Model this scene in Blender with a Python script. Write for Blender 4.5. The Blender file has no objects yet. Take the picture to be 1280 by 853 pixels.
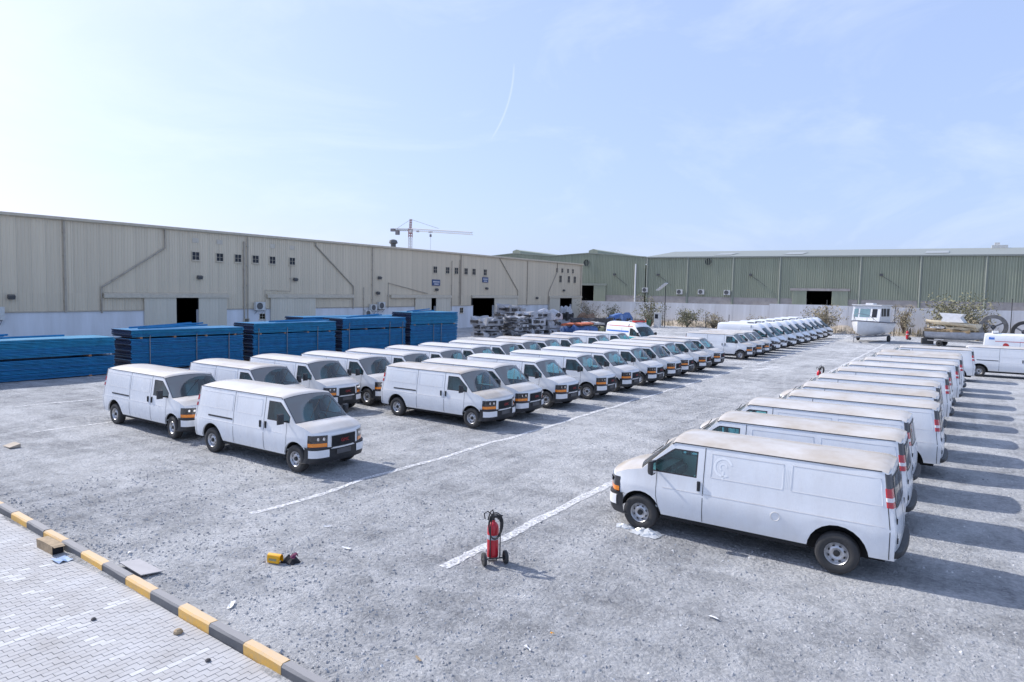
import bpy, bmesh, math, random
from mathutils import Vector, Matrix
random.seed(7)
R = math.radians
S = bpy.context.scene
COL = S.collection

# ------------------------------------------------------------------ camera, sky, sun, exposure
CAM_H = 5.07
def make_camera():
    a, pit, rol = R(-33.78), R(3.854), R(1.2)
    Rt = Vector((math.cos(a), -math.sin(a), 0)); Fh = Vector((math.sin(a), math.cos(a), 0)); Zv = Vector((0, 0, 1))
    F = Fh * math.cos(pit) - Zv * math.sin(pit); U = Fh * math.sin(pit) + Zv * math.cos(pit)
    r2 = Rt * math.cos(rol) + U * math.sin(rol); u2 = -Rt * math.sin(rol) + U * math.cos(rol)
    cd = bpy.data.cameras.new('camera'); cd.lens = 36 * 839 / 1280; cd.sensor_width = 36; cd.clip_end = 6000; cd.clip_start = .1
    c = bpy.data.objects.new('camera', cd); COL.objects.link(c)
    m = Matrix((r2, u2, -F)).transposed().to_4x4(); m.translation = (0, 0, CAM_H); c.matrix_world = m
    S.camera = c
make_camera()
SUN_EL = 40.0
SUN_DIR = Vector((-math.cos(R(SUN_EL)), -.06, math.sin(R(SUN_EL)))).normalized()   # towards the sun

def make_world():
    w = bpy.data.worlds.new('World'); S.world = w; w.use_nodes = True
    nt = w.node_tree; nt.nodes.clear(); N = nt.nodes.new; L = nt.links.new
    out = N('ShaderNodeOutputWorld'); bg = N('ShaderNodeBackground'); bg.inputs['Strength'].default_value = .15
    sky = N('ShaderNodeTexSky'); sky.sky_type = 'NISHITA'; sky.sun_disc = False
    sky.sun_elevation = R(SUN_EL); sky.sun_rotation = math.atan2(SUN_DIR.x, SUN_DIR.y)
    sky.air_density = 1.0; sky.dust_density = 2.2; sky.ozone_density = 4.0; sky.altitude = 0
    # thin cirrus veils and one contrail, as part of the sky itself
    tc = N('ShaderNodeTexCoord')
    mp = N('ShaderNodeMapping'); mp.inputs['Scale'].default_value = (2.2, .9, 5.0); mp.inputs['Rotation'].default_value = (0, .3, .5)
    L(tc.outputs['Generated'], mp.inputs['Vector'])
    no = N('ShaderNodeTexNoise'); no.inputs['Scale'].default_value = 1.6; no.inputs['Detail'].default_value = 7; no.inputs['Roughness'].default_value = .62; no.inputs['Distortion'].default_value = .6
    L(mp.outputs[0], no.inputs['Vector'])
    rp = N('ShaderNodeMapRange'); rp.inputs['From Min'].default_value = .5; rp.inputs['From Max'].default_value = .8; rp.inputs['To Max'].default_value = .24
    L(no.outputs['Fac'], rp.inputs['Value'])
    def vmath(op, a, b):
        n = N('ShaderNodeVectorMath'); n.operation = op
        for i, v in enumerate((a, b)):
            if isinstance(v, (tuple, Vector)): n.inputs[i].default_value = v
            else: L(v, n.inputs[i])
        return n
    def m(op, a, b=0.0, c=None):
        n = N('ShaderNodeMath'); n.operation = op
        for i, v in enumerate((a, b, c)):
            if v is None: continue
            if isinstance(v, (int, float)): n.inputs[i].default_value = v
            else: L(v, n.inputs[i])
        return n.outputs[0]
    # contrail: a thin band about a plane through two sky directions
    d0, d1 = Vector(CT0).normalized(), Vector(CT1).normalized()
    pn = d0.cross(d1).normalized(); mid = (d0 + d1).normalized(); along = (d1 - d0).normalized()
    g = tc.outputs['Generated']
    u = m('DIVIDE', vmath('DOT_PRODUCT', g, along).outputs['Value'], (d1 - d0).length / 2)
    v = vmath('DOT_PRODUCT', g, pn).outputs['Value']
    v = m('ADD', v, m('MULTIPLY', m('MULTIPLY', u, u), -.009)); v = m('ADD', v, .0085)
    band = m('SUBTRACT', 1.0, m('DIVIDE', m('ABSOLUTE', v), .0018)); band = m('MAXIMUM', band, 0.0)
    lim = m('SUBTRACT', 1.0, m('POWER', m('ABSOLUTE', u), 6.0)); lim = m('MAXIMUM', lim, 0.0)
    front = m('GREATER_THAN', vmath('DOT_PRODUCT', g, mid).outputs['Value'], .5)
    tr = m('MULTIPLY', m('MULTIPLY', m('MULTIPLY', band, lim), front), .22)
    fac = m('MAXIMUM', rp.outputs['Result'], tr)
    hz = N('ShaderNodeMix'); hz.data_type = 'RGBA'; hz.inputs['Factor'].default_value = .68; hz.inputs['B'].default_value = (2.05, 2.65, 4.0, 1)   # even desert haze
    tn = N('ShaderNodeMix'); tn.data_type = 'RGBA'; tn.blend_type = 'MULTIPLY'; tn.inputs['Factor'].default_value = 1; tn.inputs['B'].default_value = (1.03, .95, 1.05, 1); L(sky.outputs['Color'], tn.inputs['A']); L(tn.outputs['Result'], hz.inputs['A'])
    mix = N('ShaderNodeMix'); mix.data_type = 'RGBA'; mix.inputs['B'].default_value = (4.8, 5.0, 5.4, 1)
    L(fac, mix.inputs['Factor']); L(hz.outputs['Result'], mix.inputs['A']); L(mix.outputs['Result'], bg.inputs['Color']); L(bg.outputs[0], out.inputs[0])
CT0 = (-.7, .75, .3); CT1 = (-.7, .75, .2)
CT0, CT1 = (-.5306, .7847, .3206), (-.5737, .7895, .2181)
make_world()
sd = bpy.data.lights.new('sun', 'SUN'); sd.energy = 3.0; sd.angle = R(.7); sd.color = (1, .965, .92)
so = bpy.data.objects.new('sun', sd); COL.objects.link(so); so.rotation_euler = SUN_DIR.to_track_quat('Z', 'Y').to_euler()
S.view_settings.view_transform = 'Standard'; S.view_settings.look = 'None'; S.view_settings.gamma = 1; S.view_settings.exposure = .75
S.render.engine = 'CYCLES'

def gh(Y): return .004 * max(0.0, Y - 20)

# ------------------------------------------------------------------ materials
MATS = {}
def nodes_of(name):
    m = bpy.data.materials.new(name); m.use_nodes = True
    nt = m.node_tree; b = nt.nodes['Principled BSDF']
    return m, nt, b
def mat(name, col, rough=.6, metal=0.0, var=.12, scale=3.0, bump=0.0, bscale=40.0, coat=0.0, dirt=None, spec=.5, objvar=.0, streak=False, topdust_sun=None):
    """procedural: base colour broken up by two noises, optional dirt colour, optional fine bump"""
    m, nt, b = nodes_of(name); N = nt.nodes.new; L = nt.links.new
    tc = N('ShaderNodeTexCoord'); src = tc.outputs['Object']
    if streak:
        mp = N('ShaderNodeMapping'); mp.inputs['Scale'].default_value = (1, 1, .12); L(src, mp.inputs['Vector']); src = mp.outputs[0]
    n1 = N('ShaderNodeTexNoise'); n1.inputs['Scale'].default_value = scale; n1.inputs['Detail'].default_value = 6; n1.inputs['Roughness'].default_value = .65
    L(src, n1.inputs['Vector'])
    mr = N('ShaderNodeMapRange'); mr.inputs['From Min'].default_value = .3; mr.inputs['From Max'].default_value = .7; L(n1.outputs['Fac'], mr.inputs['Value'])
    mx = N('ShaderNodeMix'); mx.data_type = 'RGBA'
    c1 = tuple(max(0, c * (1 - var)) for c in col); c2 = tuple(min(1, c * (1 + var)) for c in col)
    if dirt: c1 = tuple(col[i] * .45 + dirt[i] * .55 for i in range(3))
    mx.inputs['A'].default_value = (*c1, 1); mx.inputs['B'].default_value = (*c2, 1); L(mr.outputs[0], mx.inputs['Factor'])
    cout = mx.outputs['Result']
    if objvar:
        oi = N('ShaderNodeObjectInfo'); hs = N('ShaderNodeHueSaturation'); L(cout, hs.inputs['Color'])
        r2 = N('ShaderNodeMapRange'); r2.inputs['To Min'].default_value = 1 - objvar; r2.inputs['To Max'].default_value = 1 + objvar
        L(oi.outputs['Random'], r2.inputs['Value']); L(r2.outputs[0], hs.inputs['Value']); cout = hs.outputs[0]
    if topdust_sun:
        ge = N('ShaderNodeNewGeometry'); sz = N('ShaderNodeSeparateXYZ'); L(ge.outputs['Normal'], sz.inputs[0])
        ur = N('ShaderNodeMapRange'); ur.inputs['From Min'].default_value = .4; ur.inputs['From Max'].default_value = .95; ur.inputs['To Max'].default_value = topdust_sun[3]; L(sz.outputs['Z'], ur.inputs['Value'])
        md = N('ShaderNodeMix'); md.data_type = 'RGBA'; L(ur.outputs[0], md.inputs['Factor']); L(cout, md.inputs['A']); md.inputs['B'].default_value = (*topdust_sun[:3], 1); cout = md.outputs['Result']
    L(cout, b.inputs['Base Color'])
    b.inputs['Roughness'].default_value = rough; b.inputs['Metallic'].default_value = metal; b.inputs['Specular IOR Level'].default_value = spec
    if coat: b.inputs['Coat Weight'].default_value = coat; b.inputs['Coat Roughness'].default_value = .12
    if bump:
        n2 = N('ShaderNodeTexNoise'); n2.inputs['Scale'].default_value = bscale; n2.inputs['Detail'].default_value = 4; L(tc.outputs['Object'], n2.inputs['Vector'])
        bp = N('ShaderNodeBump'); bp.inputs['Strength'].default_value = bump; bp.inputs['Distance'].default_value = .02; L(n2.outputs['Fac'], bp.inputs['Height']); L(bp.outputs[0], b.inputs['Normal'])
    MATS[name] = m
    return m

def paint_mat(name, base):
    """white vehicle paint under settled dust: the object colour's red channel says how dusty, dust lies on what faces up"""
    m, nt, b = nodes_of(name); N = nt.nodes.new; L = nt.links.new
    tc = N('ShaderNodeTexCoord'); oi = N('ShaderNodeObjectInfo'); ge = N('ShaderNodeNewGeometry')
    sx = N('ShaderNodeSeparateXYZ'); L(ge.outputs['Normal'], sx.inputs[0])
    up = N('ShaderNodeMapRange'); up.inputs['From Min'].default_value = .35; up.inputs['From Max'].default_value = .85; L(sx.outputs['Z'], up.inputs['Value'])
    n1 = N('ShaderNodeTexNoise'); n1.inputs['Scale'].default_value = 1.3; n1.inputs['Detail'].default_value = 7; n1.inputs['Roughness'].default_value = .6
    ad = N('ShaderNodeVectorMath'); ad.operation = 'ADD'; L(tc.outputs['Object'], ad.inputs[0]); L(oi.outputs['Location'], ad.inputs[1]); L(ad.outputs[0], n1.inputs['Vector'])
    nr = N('ShaderNodeMapRange'); nr.inputs['From Min'].default_value = .3; nr.inputs['From Max'].default_value = .68; nr.inputs['To Min'].default_value = .6; L(n1.outputs['Fac'], nr.inputs['Value'])
    cs = N('ShaderNodeSeparateColor'); L(oi.outputs['Color'], cs.inputs[0])
    f1 = N('ShaderNodeMath'); f1.operation = 'MULTIPLY'; L(up.outputs[0], f1.inputs[0]); L(nr.outputs[0], f1.inputs[1])
    f2 = N('ShaderNodeMath'); f2.operation = 'MULTIPLY'; L(f1.outputs[0], f2.inputs[0]); L(cs.outputs[0], f2.inputs[1])
    # road dust thrown up the flanks: a faint film, streaked
    n2 = N('ShaderNodeTexNoise'); n2.inputs['Scale'].default_value = 2.2; n2.inputs['Detail'].default_value = 8; n2.inputs['Roughness'].default_value = .7
    mp = N('ShaderNodeMapping'); mp.inputs['Scale'].default_value = (1.6, 1.6, .5); L(ad.outputs[0], mp.inputs['Vector']); L(mp.outputs[0], n2.inputs['Vector'])
    n2r = N('ShaderNodeMapRange'); n2r.inputs['From Min'].default_value = .4; n2r.inputs['From Max'].default_value = .75; n2r.inputs['To Min'].default_value = .02; n2r.inputs['To Max'].default_value = .2; L(n2.outputs['Fac'], n2r.inputs['Value'])
    mxm = N('ShaderNodeMath'); mxm.operation = 'MAXIMUM'; L(f2.outputs[0], mxm.inputs[0]); L(n2r.outputs[0], mxm.inputs[1])
    mx = N('ShaderNodeMix'); mx.data_type = 'RGBA'; mx.inputs['A'].default_value = (*base, 1); mx.inputs['B'].default_value = (.40, .34, .27, 1)
    L(mxm.outputs[0], mx.inputs['Factor']); L(mx.outputs['Result'], b.inputs['Base Color'])
    rr = N('ShaderNodeMapRange'); rr.inputs['To Min'].default_value = .24; rr.inputs['To Max'].default_value = .8; L(mxm.outputs[0], rr.inputs['Value']); L(rr.outputs[0], b.inputs['Roughness'])
    b.inputs['Coat Weight'].default_value = .5; b.inputs['Coat Roughness'].default_value = .08
    MATS[name] = m

def glass_mat(name, tint, dust=None, refl=1.0, film_col=(.42, .40, .38)):
    """tinted see-through pane with a sky reflection; dust = where a wiper has not cleaned (object coordinates)"""
    m, nt, b = nodes_of(name); nt.nodes.remove(b); N = nt.nodes.new; L = nt.links.new
    out = nt.nodes['Material Output']
    tr = N('ShaderNodeBsdfTransparent'); tr.inputs[0].default_value = (*tint, 1)
    gl = N('ShaderNodeBsdfGlossy'); gl.inputs['Roughness'].default_value = .04; gl.inputs[0].default_value = (refl, refl, refl, 1)
    fr = N('ShaderNodeFresnel'); fr.inputs['IOR'].default_value = 1.5
    ms = N('ShaderNodeMixShader'); L(fr.outputs[0], ms.inputs[0]); L(tr.outputs[0], ms.inputs[1]); L(gl.outputs[0], ms.inputs[2])
    last = ms.outputs[0]
    df = N('ShaderNodeBsdfDiffuse'); df.inputs[0].default_value = (*film_col, 1)
    tc = N('ShaderNodeTexCoord'); no = N('ShaderNodeTexNoise'); no.inputs['Scale'].default_value = 4; no.inputs['Detail'].default_value = 5; L(tc.outputs['Object'], no.inputs['Vector'])
    def mm(op, a, b2=0.0):
        n = N('ShaderNodeMath'); n.operation = op
        for i, v in enumerate((a, b2)):
            if isinstance(v, (int, float)): n.inputs[i].default_value = v
            else: L(v, n.inputs[i])
        return n.outputs[0]
    film = mm('MULTIPLY', no.outputs['Fac'], .16)
    if dust:
        sp = N('ShaderNodeSeparateXYZ'); L(tc.outputs['Object'], sp.inputs[0])
        cyy, czz, ry, rz = dust
        e1 = mm('POWER', mm('ABSOLUTE', mm('DIVIDE', mm('SUBTRACT', sp.outputs['Y'], cyy), ry)), 2.0)
        e2 = mm('POWER', mm('ABSOLUTE', mm('DIVIDE', mm('SUBTRACT', sp.outputs['Z'], czz), rz)), 2.0)
        d = mm('ADD', e1, e2)
        mr = N('ShaderNodeMapRange'); mr.inputs['From Min'].default_value = .94; mr.inputs['From Max'].default_value = 1.06; mr.inputs['To Max'].default_value = .52; L(d, mr.inputs['Value'])
        film = mm('MAXIMUM', film, mr.outputs[0])
    m2 = N('ShaderNodeMixShader'); L(film, m2.inputs[0]); L(last, m2.inputs[1]); L(df.outputs[0], m2.inputs[2]); L(m2.outputs[0], out.inputs[0])
    MATS[name] = m

paint_mat('white_paint', (.80, .815, .835))
glass_mat('windshield_glass', (.56, .90, .93), dust=(.36, 1.38, 1.03, .60))
glass_mat('side_glass', (.36, .66, .70), film_col=(.26, .38, .41))
glass_mat('rear_glass', (.10, .12, .12))
mat('black_plastic', (.028, .029, .032), .55, var=.25, bump=.1)
mat('grey_plastic', (.10, .10, .105), .6, var=.2)
mat('rubber', (.03, .03, .031), .85, var=.35, scale=8, dirt=(.07, .066, .062), bump=.2)
mat('seam_dark', (.045, .045, .05), .8)
mat('underbody', (.018, .018, .019), .9)
mat('steel_rim', (.55, .55, .56), .38, .75, var=.12, scale=9)
mat('rim_dark', (.03, .03, .03), .7)
mat('lamp_dark', (.025, .026, .03), .12, coat=1, var=.3)
mat('chrome', (.75, .76, .78), .12, 1.0)
mat('amber', (.85, .24, .01), .25, coat=1, var=.08)
mat('tail_red', (.48, .012, .02), .22, coat=1, var=.1)
mat('tail_white', (.75, .70, .70), .25, coat=1)
mat('badge_red', (.36, .025, .03), .35)
mat('seat_grey', (.46, .49, .50), .9, var=.2)
mat('visor_paper', (.75, .76, .74), .8)
mat('ghost_white', (.86, .87, .875), .5, var=.03)
mat('smear', (.62, .60, .56), .7)

# ------------------------------------------------------------------ mesh helpers
class MB:
    def __init__(s): s.v = []; s.f = []; s.m = []
    def add(s, vs, fs, mi=0):
        o = len(s.v); s.v += [tuple(v) for v in vs]; s.f += [tuple(i + o for i in f) for f in fs]; s.m += [mi] * len(fs); return s
    def box(s, c, d, rz=0.0, mi=0, rot=None):
        hx, hy, hz = d[0] / 2, d[1] / 2, d[2] / 2
        M = rot if rot is not None else Matrix.Rotation(rz, 3, 'Z')
        C = Vector(c)
        vs = [C + M @ Vector((x, y, z)) for x in (-hx, hx) for y in (-hy, hy) for z in (-hz, hz)]
        return s.add(vs, [(0, 1, 3, 2), (4, 6, 7, 5), (0, 4, 5, 1), (2, 3, 7, 6), (0, 2, 6, 4), (1, 5, 7, 3)], mi)
    def b2(s, x0, x1, y0, y1, z0, z1, mi=0): return s.box(((x0 + x1) / 2, (y0 + y1) / 2, (z0 + z1) / 2), (x1 - x0, y1 - y0, z1 - z0), mi=mi)
    def tube(s, pts, r, n=6, mi=0, caps=True):
        pts = [Vector(p) for p in pts]; rs = r if isinstance(r, (list, tuple)) else [r] * len(pts)
        rings = []
        for i, p in enumerate(pts):
            t = (pts[min(i + 1, len(pts) - 1)] - pts[max(i - 1, 0)]).normalized()
            a = Vector((0, 0, 1)) if abs(t.z) < .9 else Vector((1, 0, 0))
            u = t.cross(a).normalized(); w = t.cross(u)
            rings.append([p + (u * math.cos(k * 2 * math.pi / n) + w * math.sin(k * 2 * math.pi / n)) * rs[i] for k in range(n)])
        vs = [q for rr in rings for q in rr]; fs = []
        for i in range(len(pts) - 1):
            for k in range(n): fs.append((i * n + k, i * n + (k + 1) % n, (i + 1) * n + (k + 1) % n, (i + 1) * n + k))
        if caps: fs += [tuple(range(n))[::-1], tuple(range((len(pts) - 1) * n, len(pts) * n))]
        return s.add(vs, fs, mi)
    def lathe(s, prof, n=24, axis='Z', o=(0, 0, 0), mi=0, mats=None):
        """prof: (radius, height) list about an axis"""
        vs = []; O = Vector(o)
        for r, h in prof:
            for k in range(n):
                a = 2 * math.pi * k / n; c, d = r * math.cos(a), r * math.sin(a)
                vs.append(O + (Vector((c, d, h)) if axis == 'Z' else Vector((c, h, d)) if axis == 'Y' else Vector((h, c, d))))
        for i in range(len(prof) - 1):
            fs = [(i * n + k, i * n + (k + 1) % n, (i + 1) * n + (k + 1) % n, (i + 1) * n + k) for k in range(n)]
            if i == 0: base = len(s.v); s.v += [tuple(v) for v in vs]
            s.f += [tuple(j + base for j in f) for f in fs]; s.m += [mats[i] if mats else mi] * n
        return s
    def grid(s, rows, mi=0, closed=False):
        n = len(rows[0]); vs = [p for r in rows for p in r]; fs = []
        for i in range(len(rows) - 1):
            for j in range(n - 1): fs.append((i * n + j, i * n + j + 1, (i + 1) * n + j + 1, (i + 1) * n + j))
        return s.add(vs, fs, mi)
    def prism(s, poly, axis, a0, a1, mi=0):
        """poly of 2-D points swept along an axis between a0 and a1"""
        def P(p, a): return {'X': (a, p[0], p[1]), 'Y': (p[0], a, p[1]), 'Z': (p[0], p[1], a)}[axis]
        n = len(poly); vs = [P(p, a0) for p in poly] + [P(p, a1) for p in poly]
        fs = [(i, (i + 1) % n, n + (i + 1) % n, n + i) for i in range(n)] + [tuple(range(n))[::-1], tuple(range(n, 2 * n))]
        return s.add(vs, fs, mi)
    def mesh(s, name, mats, smooth=None, merge=0.0):
        me = bpy.data.meshes.new(name); me.from_pydata(s.v, [], s.f)
        for mm_ in (mats if isinstance(mats, (list, tuple)) else [mats]): me.materials.append(MATS[mm_])
        me.polygons.foreach_set('material_index', s.m)
        bm = bmesh.new(); bm.from_mesh(me)
        if merge:
            bmesh.ops.remove_doubles(bm, verts=bm.verts, dist=merge); bmesh.ops.dissolve_degenerate(bm, dist=1e-5, edges=bm.edges)
        bmesh.ops.recalc_face_normals(bm, faces=bm.faces)
        bm.to_mesh(me); bm.free()
        if smooth:
            me.polygons.foreach_set('use_smooth', [True] * len(me.polygons)); me.set_sharp_from_angle(angle=R(smooth))
        me.update(); return me
    def build(s, name, mats, parent=None, smooth=None, merge=0.0, loc=None, rz=0.0):
        return link(name, s.mesh(name, mats, smooth, merge), parent, loc, rz)
def link(name, me, parent=None, loc=None, rz=0.0):
    o = bpy.data.objects.new(name, me); COL.objects.link(o)
    if parent: o.parent = parent
    if loc is not None: o.location = loc
    if rz: o.rotation_euler = (0, 0, rz)
    return o
def empty(name, loc=(0, 0, 0), rz=0.0, parent=None):
    o = bpy.data.objects.new(name, None); COL.objects.link(o); o.location = loc; o.rotation_euler = (0, 0, rz); o.empty_display_size = .2
    if parent: o.parent = parent
    return o
def tag(o, label=None, cat=None, group=None, kind=None):
    for k, v in (('label', label), ('category', cat), ('group', group), ('kind', kind)):
        if v: o[k] = v
    return o
KIDS = {}
def copy_tree(o, parent=None):
    c = o.copy(); COL.objects.link(c); c.parent = parent
    if parent: c.matrix_parent_inverse = o.matrix_parent_inverse.copy()
    if o.name not in KIDS: KIDS[o.name] = [k.name for k in o.children]
    for kn in KIDS[o.name]: copy_tree(bpy.data.objects[kn], c)
    return c
def all_kids(o):
    r = [o]
    for k in o.children: r += all_kids(k)
    return r
def text_mesh(txt, size, mname, ext=.004):
    cu = bpy.data.curves.new('t', 'FONT'); cu.body = txt; cu.size = size; cu.extrude = ext; cu.align_x = 'CENTER'; cu.align_y = 'CENTER'; cu.resolution_u = 2
    o = bpy.data.objects.new('t', cu); COL.objects.link(o)
    bpy.context.view_layer.update()
    me = bpy.data.meshes.new_from_object(o); bpy.data.objects.remove(o); me.materials.clear(); me.materials.append(MATS[mname]); return me
def lerp(tab, x):
    if x <= tab[0][0]: return tab[0][1]
    for (a, b), (c, d) in zip(tab, tab[1:]):
        if x <= c: return b + (d - b) * (x - a) / (c - a)
    return tab[-1][1]

# ------------------------------------------------------------------ vans (local frame: x forward from the front axle, y left, z up)
class VanShape:
    """lofted van shell: side profile, width by height, wheel arches, nose and tail"""
    def __init__(s, **k): s.__dict__.update(k)
    def top(s, x): return lerp(s.edge, x)
    def W(s, x, z): return lerp(s.wz, z) * lerp(s.taper, x)
    def bow(s, x): return lerp(s.bows, x)
    def crown(s, x): return lerp(s.crowns, x)
    def zb(s, x):
        for c, r in s.arches:
            if abs(x - c) < r: return max(s.sill, s.hub + math.sqrt(r * r - (x - c) ** 2))
        return s.sill
    def xs(s, x, z):      # the tail leans forward towards the roof
        k = min(1, max(0, (s.tail + .45 - x) / .45)); return x + k * s.lean * min(1, max(0, (z - 1.0) / (s.roof - 1.0)))
    def stations(s):
        st = set(s.extra)
        for c, r in s.arches:
            for i in range(13): st.add(round(c - r * math.cos(math.pi * i / 12), 4))
        return sorted(x for x in st if s.tail <= x <= s.nose)
    def rows(s, x):
        """heights of the side rows at a station, sill to roof edge"""
        t = s.top(x); zb = s.zb(x); out = []
        for z in s.zrow:
            if z <= s.crease: out.append(zb + (z - s.sill) / (s.crease - s.sill) * (s.crease - zb))
            elif t >= s.belt: out.append(z if z <= s.belt else s.belt + (z - s.belt) * (t - s.belt) / (s.roof - s.belt))
            else: out.append(min(t, s.crease + (z - s.crease) * (t - s.crease) / (s.belt - s.crease)))
        return out
    def side(s, x, z, sg, off=0.0): return (s.xs(x, z), sg * (s.W(x, z) + off), z)
    def topp(s, x, t, sg):
        z = s.top(x); w = s.W(x, z) * t; q = 1 - t ** 2.4
        return (s.xs(x, z) + s.bow(x) * (1 - t * t), sg * w, z + s.crown(x) * q)
    def front(s, t, z, off=0.0):
        """point on the nose face at signed lateral fraction t"""
        a = abs(t); zt = s.top(s.nose); k = min(1, max(0, (zt + .05 - z) / .12)); k = math.sin(k * math.pi / 2)
        x = s.nose + s.bow(s.nose) * (1 - a * a) + (s.roll * k) * (1 - a ** 5)
        return (x + off, t * s.W(s.nose, min(z, zt)), z)
    def rear(s, t, z, off=0.0):
        a = abs(t); return (s.xs(s.tail, z) - .06 * (1 - a ** 4) - off, t * s.W(s.tail, z), z)

SAV = VanShape(nose=.62, tail=-4.86, sill=.44, hub=.40, crease=1.0, belt=1.36, roof=2.03, lean=.17, roll=.10,
    edge=[(-4.86, 2.0), (-4.7, 2.03), (-.72, 2.03), (-.66, 1.985), (-.02, 1.37), (.35, 1.285), (.62, 1.17)],
    wz=[(.40, .93), (.46, .955), (.55, .985), (.75, 1.0), (1.0, 1.002), (1.08, .985), (1.36, .965), (1.9, .885), (2.03, .86)],
    taper=[(-4.86, .965), (-4.6, .992), (-4.3, 1), (-.1, 1), (.2, .99), (.45, .965), (.62, .925)],
    bows=[(-1.4, 0), (-.72, .07), (-.02, .22), (.62, .2)], crowns=[(-4.86, .10), (-4.4, .115), (-.9, .115), (-.66, .09), (-.02, .05), (.35, .065), (.62, .05)],
    arches=[(0, .475), (-3.93, .53)], extra=[-4.86, -4.82, -4.74, -4.6, -3.2, -2.82, -2.4, -2.0, -1.6, -1.375, -1.23, -1.1, -.95, -.82, -.72, -.66, -.58, -.5, -.24, -.02, .15, .3, .5, .56, .60, .62],
    zrow=[.44, .5, .62, .8, 1.0, 1.08, 1.36, 1.90, 1.97, 2.03])
T_TOP = [1, .975, .92, .8, .6, .3, 0]

def shell_meshes(V, glass_x, shield_x, door_x, slide_x, side_windows=True):
    """split one loft into shell, doors, side windows and windshield"""
    st = V.stations(); nr = len(V.zrow); ib = V.zrow.index(V.belt); iw = ib + 1
    parts = {k: MB() for k in ('body', 'door_l', 'door_r', 'slide', 'win_l', 'win_r', 'shield', 'liner', 'rear')}
    for sg in (1, -1):
        cols = []
        for x in st:
            rz = V.rows(x); cols.append([V.side(x, z, sg) for z in rz])
        for i in range(len(st) - 1):
            xm = (st[i] + st[i + 1]) / 2
            for j in range(nr - 1):
                q = [cols[i][j], cols[i][j + 1], cols[i + 1][j + 1], cols[i + 1][j]]
                tgt = 'body'
                if side_windows and j == ib and glass_x[0] < xm < glass_x[1]: tgt = 'win_l' if sg > 0 else 'win_r'
                elif door_x[0] < xm < door_x[1] and j < iw + 1: tgt = 'door_l' if sg > 0 else 'door_r'
                elif sg < 0 and slide_x and slide_x[0] < xm < slide_x[1] and j < iw + 1: tgt = 'slide'
                parts[tgt].add(q, [(0, 1, 2, 3)])
            # lip and wheel-arch liner
            a = [(V.xs(x, V.zb(x)), sg * y, V.zb(x)) for x in (st[i], st[i + 1]) for y in (V.W(x, V.zb(x)), V.W(x, V.zb(x)) - .05, .58)]
            parts['body'].add([a[0], a[1], a[4], a[3]], [(0, 1, 2, 3)])
            parts['liner'].add([a[1], a[2], a[5], a[4]], [(0, 1, 2, 3)])
            tops = [[V.topp(x, t, sg) for t in T_TOP] for x in (st[i], st[i + 1])]
            for j in range(len(T_TOP) - 1):
                tgt = 'shield' if (shield_x[0] < xm < shield_x[1] and j >= 1) else 'body'
                parts[tgt].add([tops[0][j], tops[0][j + 1], tops[1][j + 1], tops[1][j]], [(0, 1, 2, 3)])
        # nose face and tail face
        zt = V.top(V.nose)
        fr = [[V.topp(V.nose, t, sg) for t in T_TOP]]
        for z in V.nosez: fr.append([V.front(sg * t, z) for t in T_TOP])
        parts['body'].grid(fr)
        rz = V.rows(V.tail)
        parts['rear'].grid([[V.rear(sg * t, z) for t in (1, .985, .95, .85, .6, .3, 0)] for z in rz] +
                           [[(V.topp(V.tail, t, sg)[0] - .05 * (1 - t ** 4), V.topp(V.tail, t, sg)[1], V.topp(V.tail, t, sg)[2] - .012) for t in (1, .985, .95, .85, .6, .3, 0)]] +
                           [[V.topp(V.tail, t, sg) for t in (1, .985, .95, .85, .6, .3, 0)]])
    return parts
SAV.nosez = [1.17, 1.13, 1.07, .98, .85, .70]

def window_with_seal(mb, name, glass, root, inset=.03):
    me = mb.mesh(name, [glass, 'black_plastic'], 30, 1e-4)
    bm = bmesh.new(); bm.from_mesh(me)
    fs = list(bm.faces); r = bmesh.ops.inset_region(bm, faces=fs, thickness=inset, use_even_offset=True, use_boundary=True)
    for f in r['faces']: f.material_index = 1
    bm.to_mesh(me); bm.free()
    return link(name, me, root)

def ribbon(mb, pts, wdir, w, mi=0):
    d = Vector(wdir) * (w / 2)
    mb.grid([[Vector(p) - d, Vector(p) + d] for p in pts], mi)

def wheel_meshes():
    t = MB()
    prof = [(.20, -.09), (.235, -.115), (.30, -.125), (.355, -.118), (.378, -.10), (.387, -.07), (.387, -.025), (.378, -.02), (.378, .02), (.387, .025), (.387, .07), (.378, .10), (.355, .118), (.30, .125), (.235, .115), (.20, .09)]
    t.lathe(prof, 28, 'Y')
    tyre = t.mesh('tyre', 'rubber', 40)
    r = MB()
    r.lathe([(.215, .10), (.208, .112), (.19, .09), (.175, .05), (.165, .045), (.13, .075), (.105, .085), (.075, .07), (.06, .07), (.055, .10), (.035, .108), (.001, .108)], 28, 'Y', mats=[0, 0, 0, 0, 0, 0, 0, 0, 1, 1, 1])
    for k in range(8):
        a = 2 * math.pi * (k + .5) / 8; c = Vector((math.cos(a) * .148, .0655, math.sin(a) * .148)); tg = Vector((-math.sin(a), 0, math.cos(a))); rd = Vector((math.cos(a), 0, math.sin(a)))
        r.add([c + tg * .028 * math.cos(b) + rd * .017 * math.sin(b) + Vector((0, .012 - .55 * (.148 - .148) , 0)) for b in [i * math.pi / 4 for i in range(8)]], [tuple(range(8))], 1)
    r.lathe([(.21, .09), (.2, -.1), (.001, -.1)], 20, 'Y', mi=1)
    return tyre, r.mesh('rim', ['steel_rim', 'rim_dark'], 35)
TYRE_ME, RIM_ME = wheel_meshes()
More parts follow.
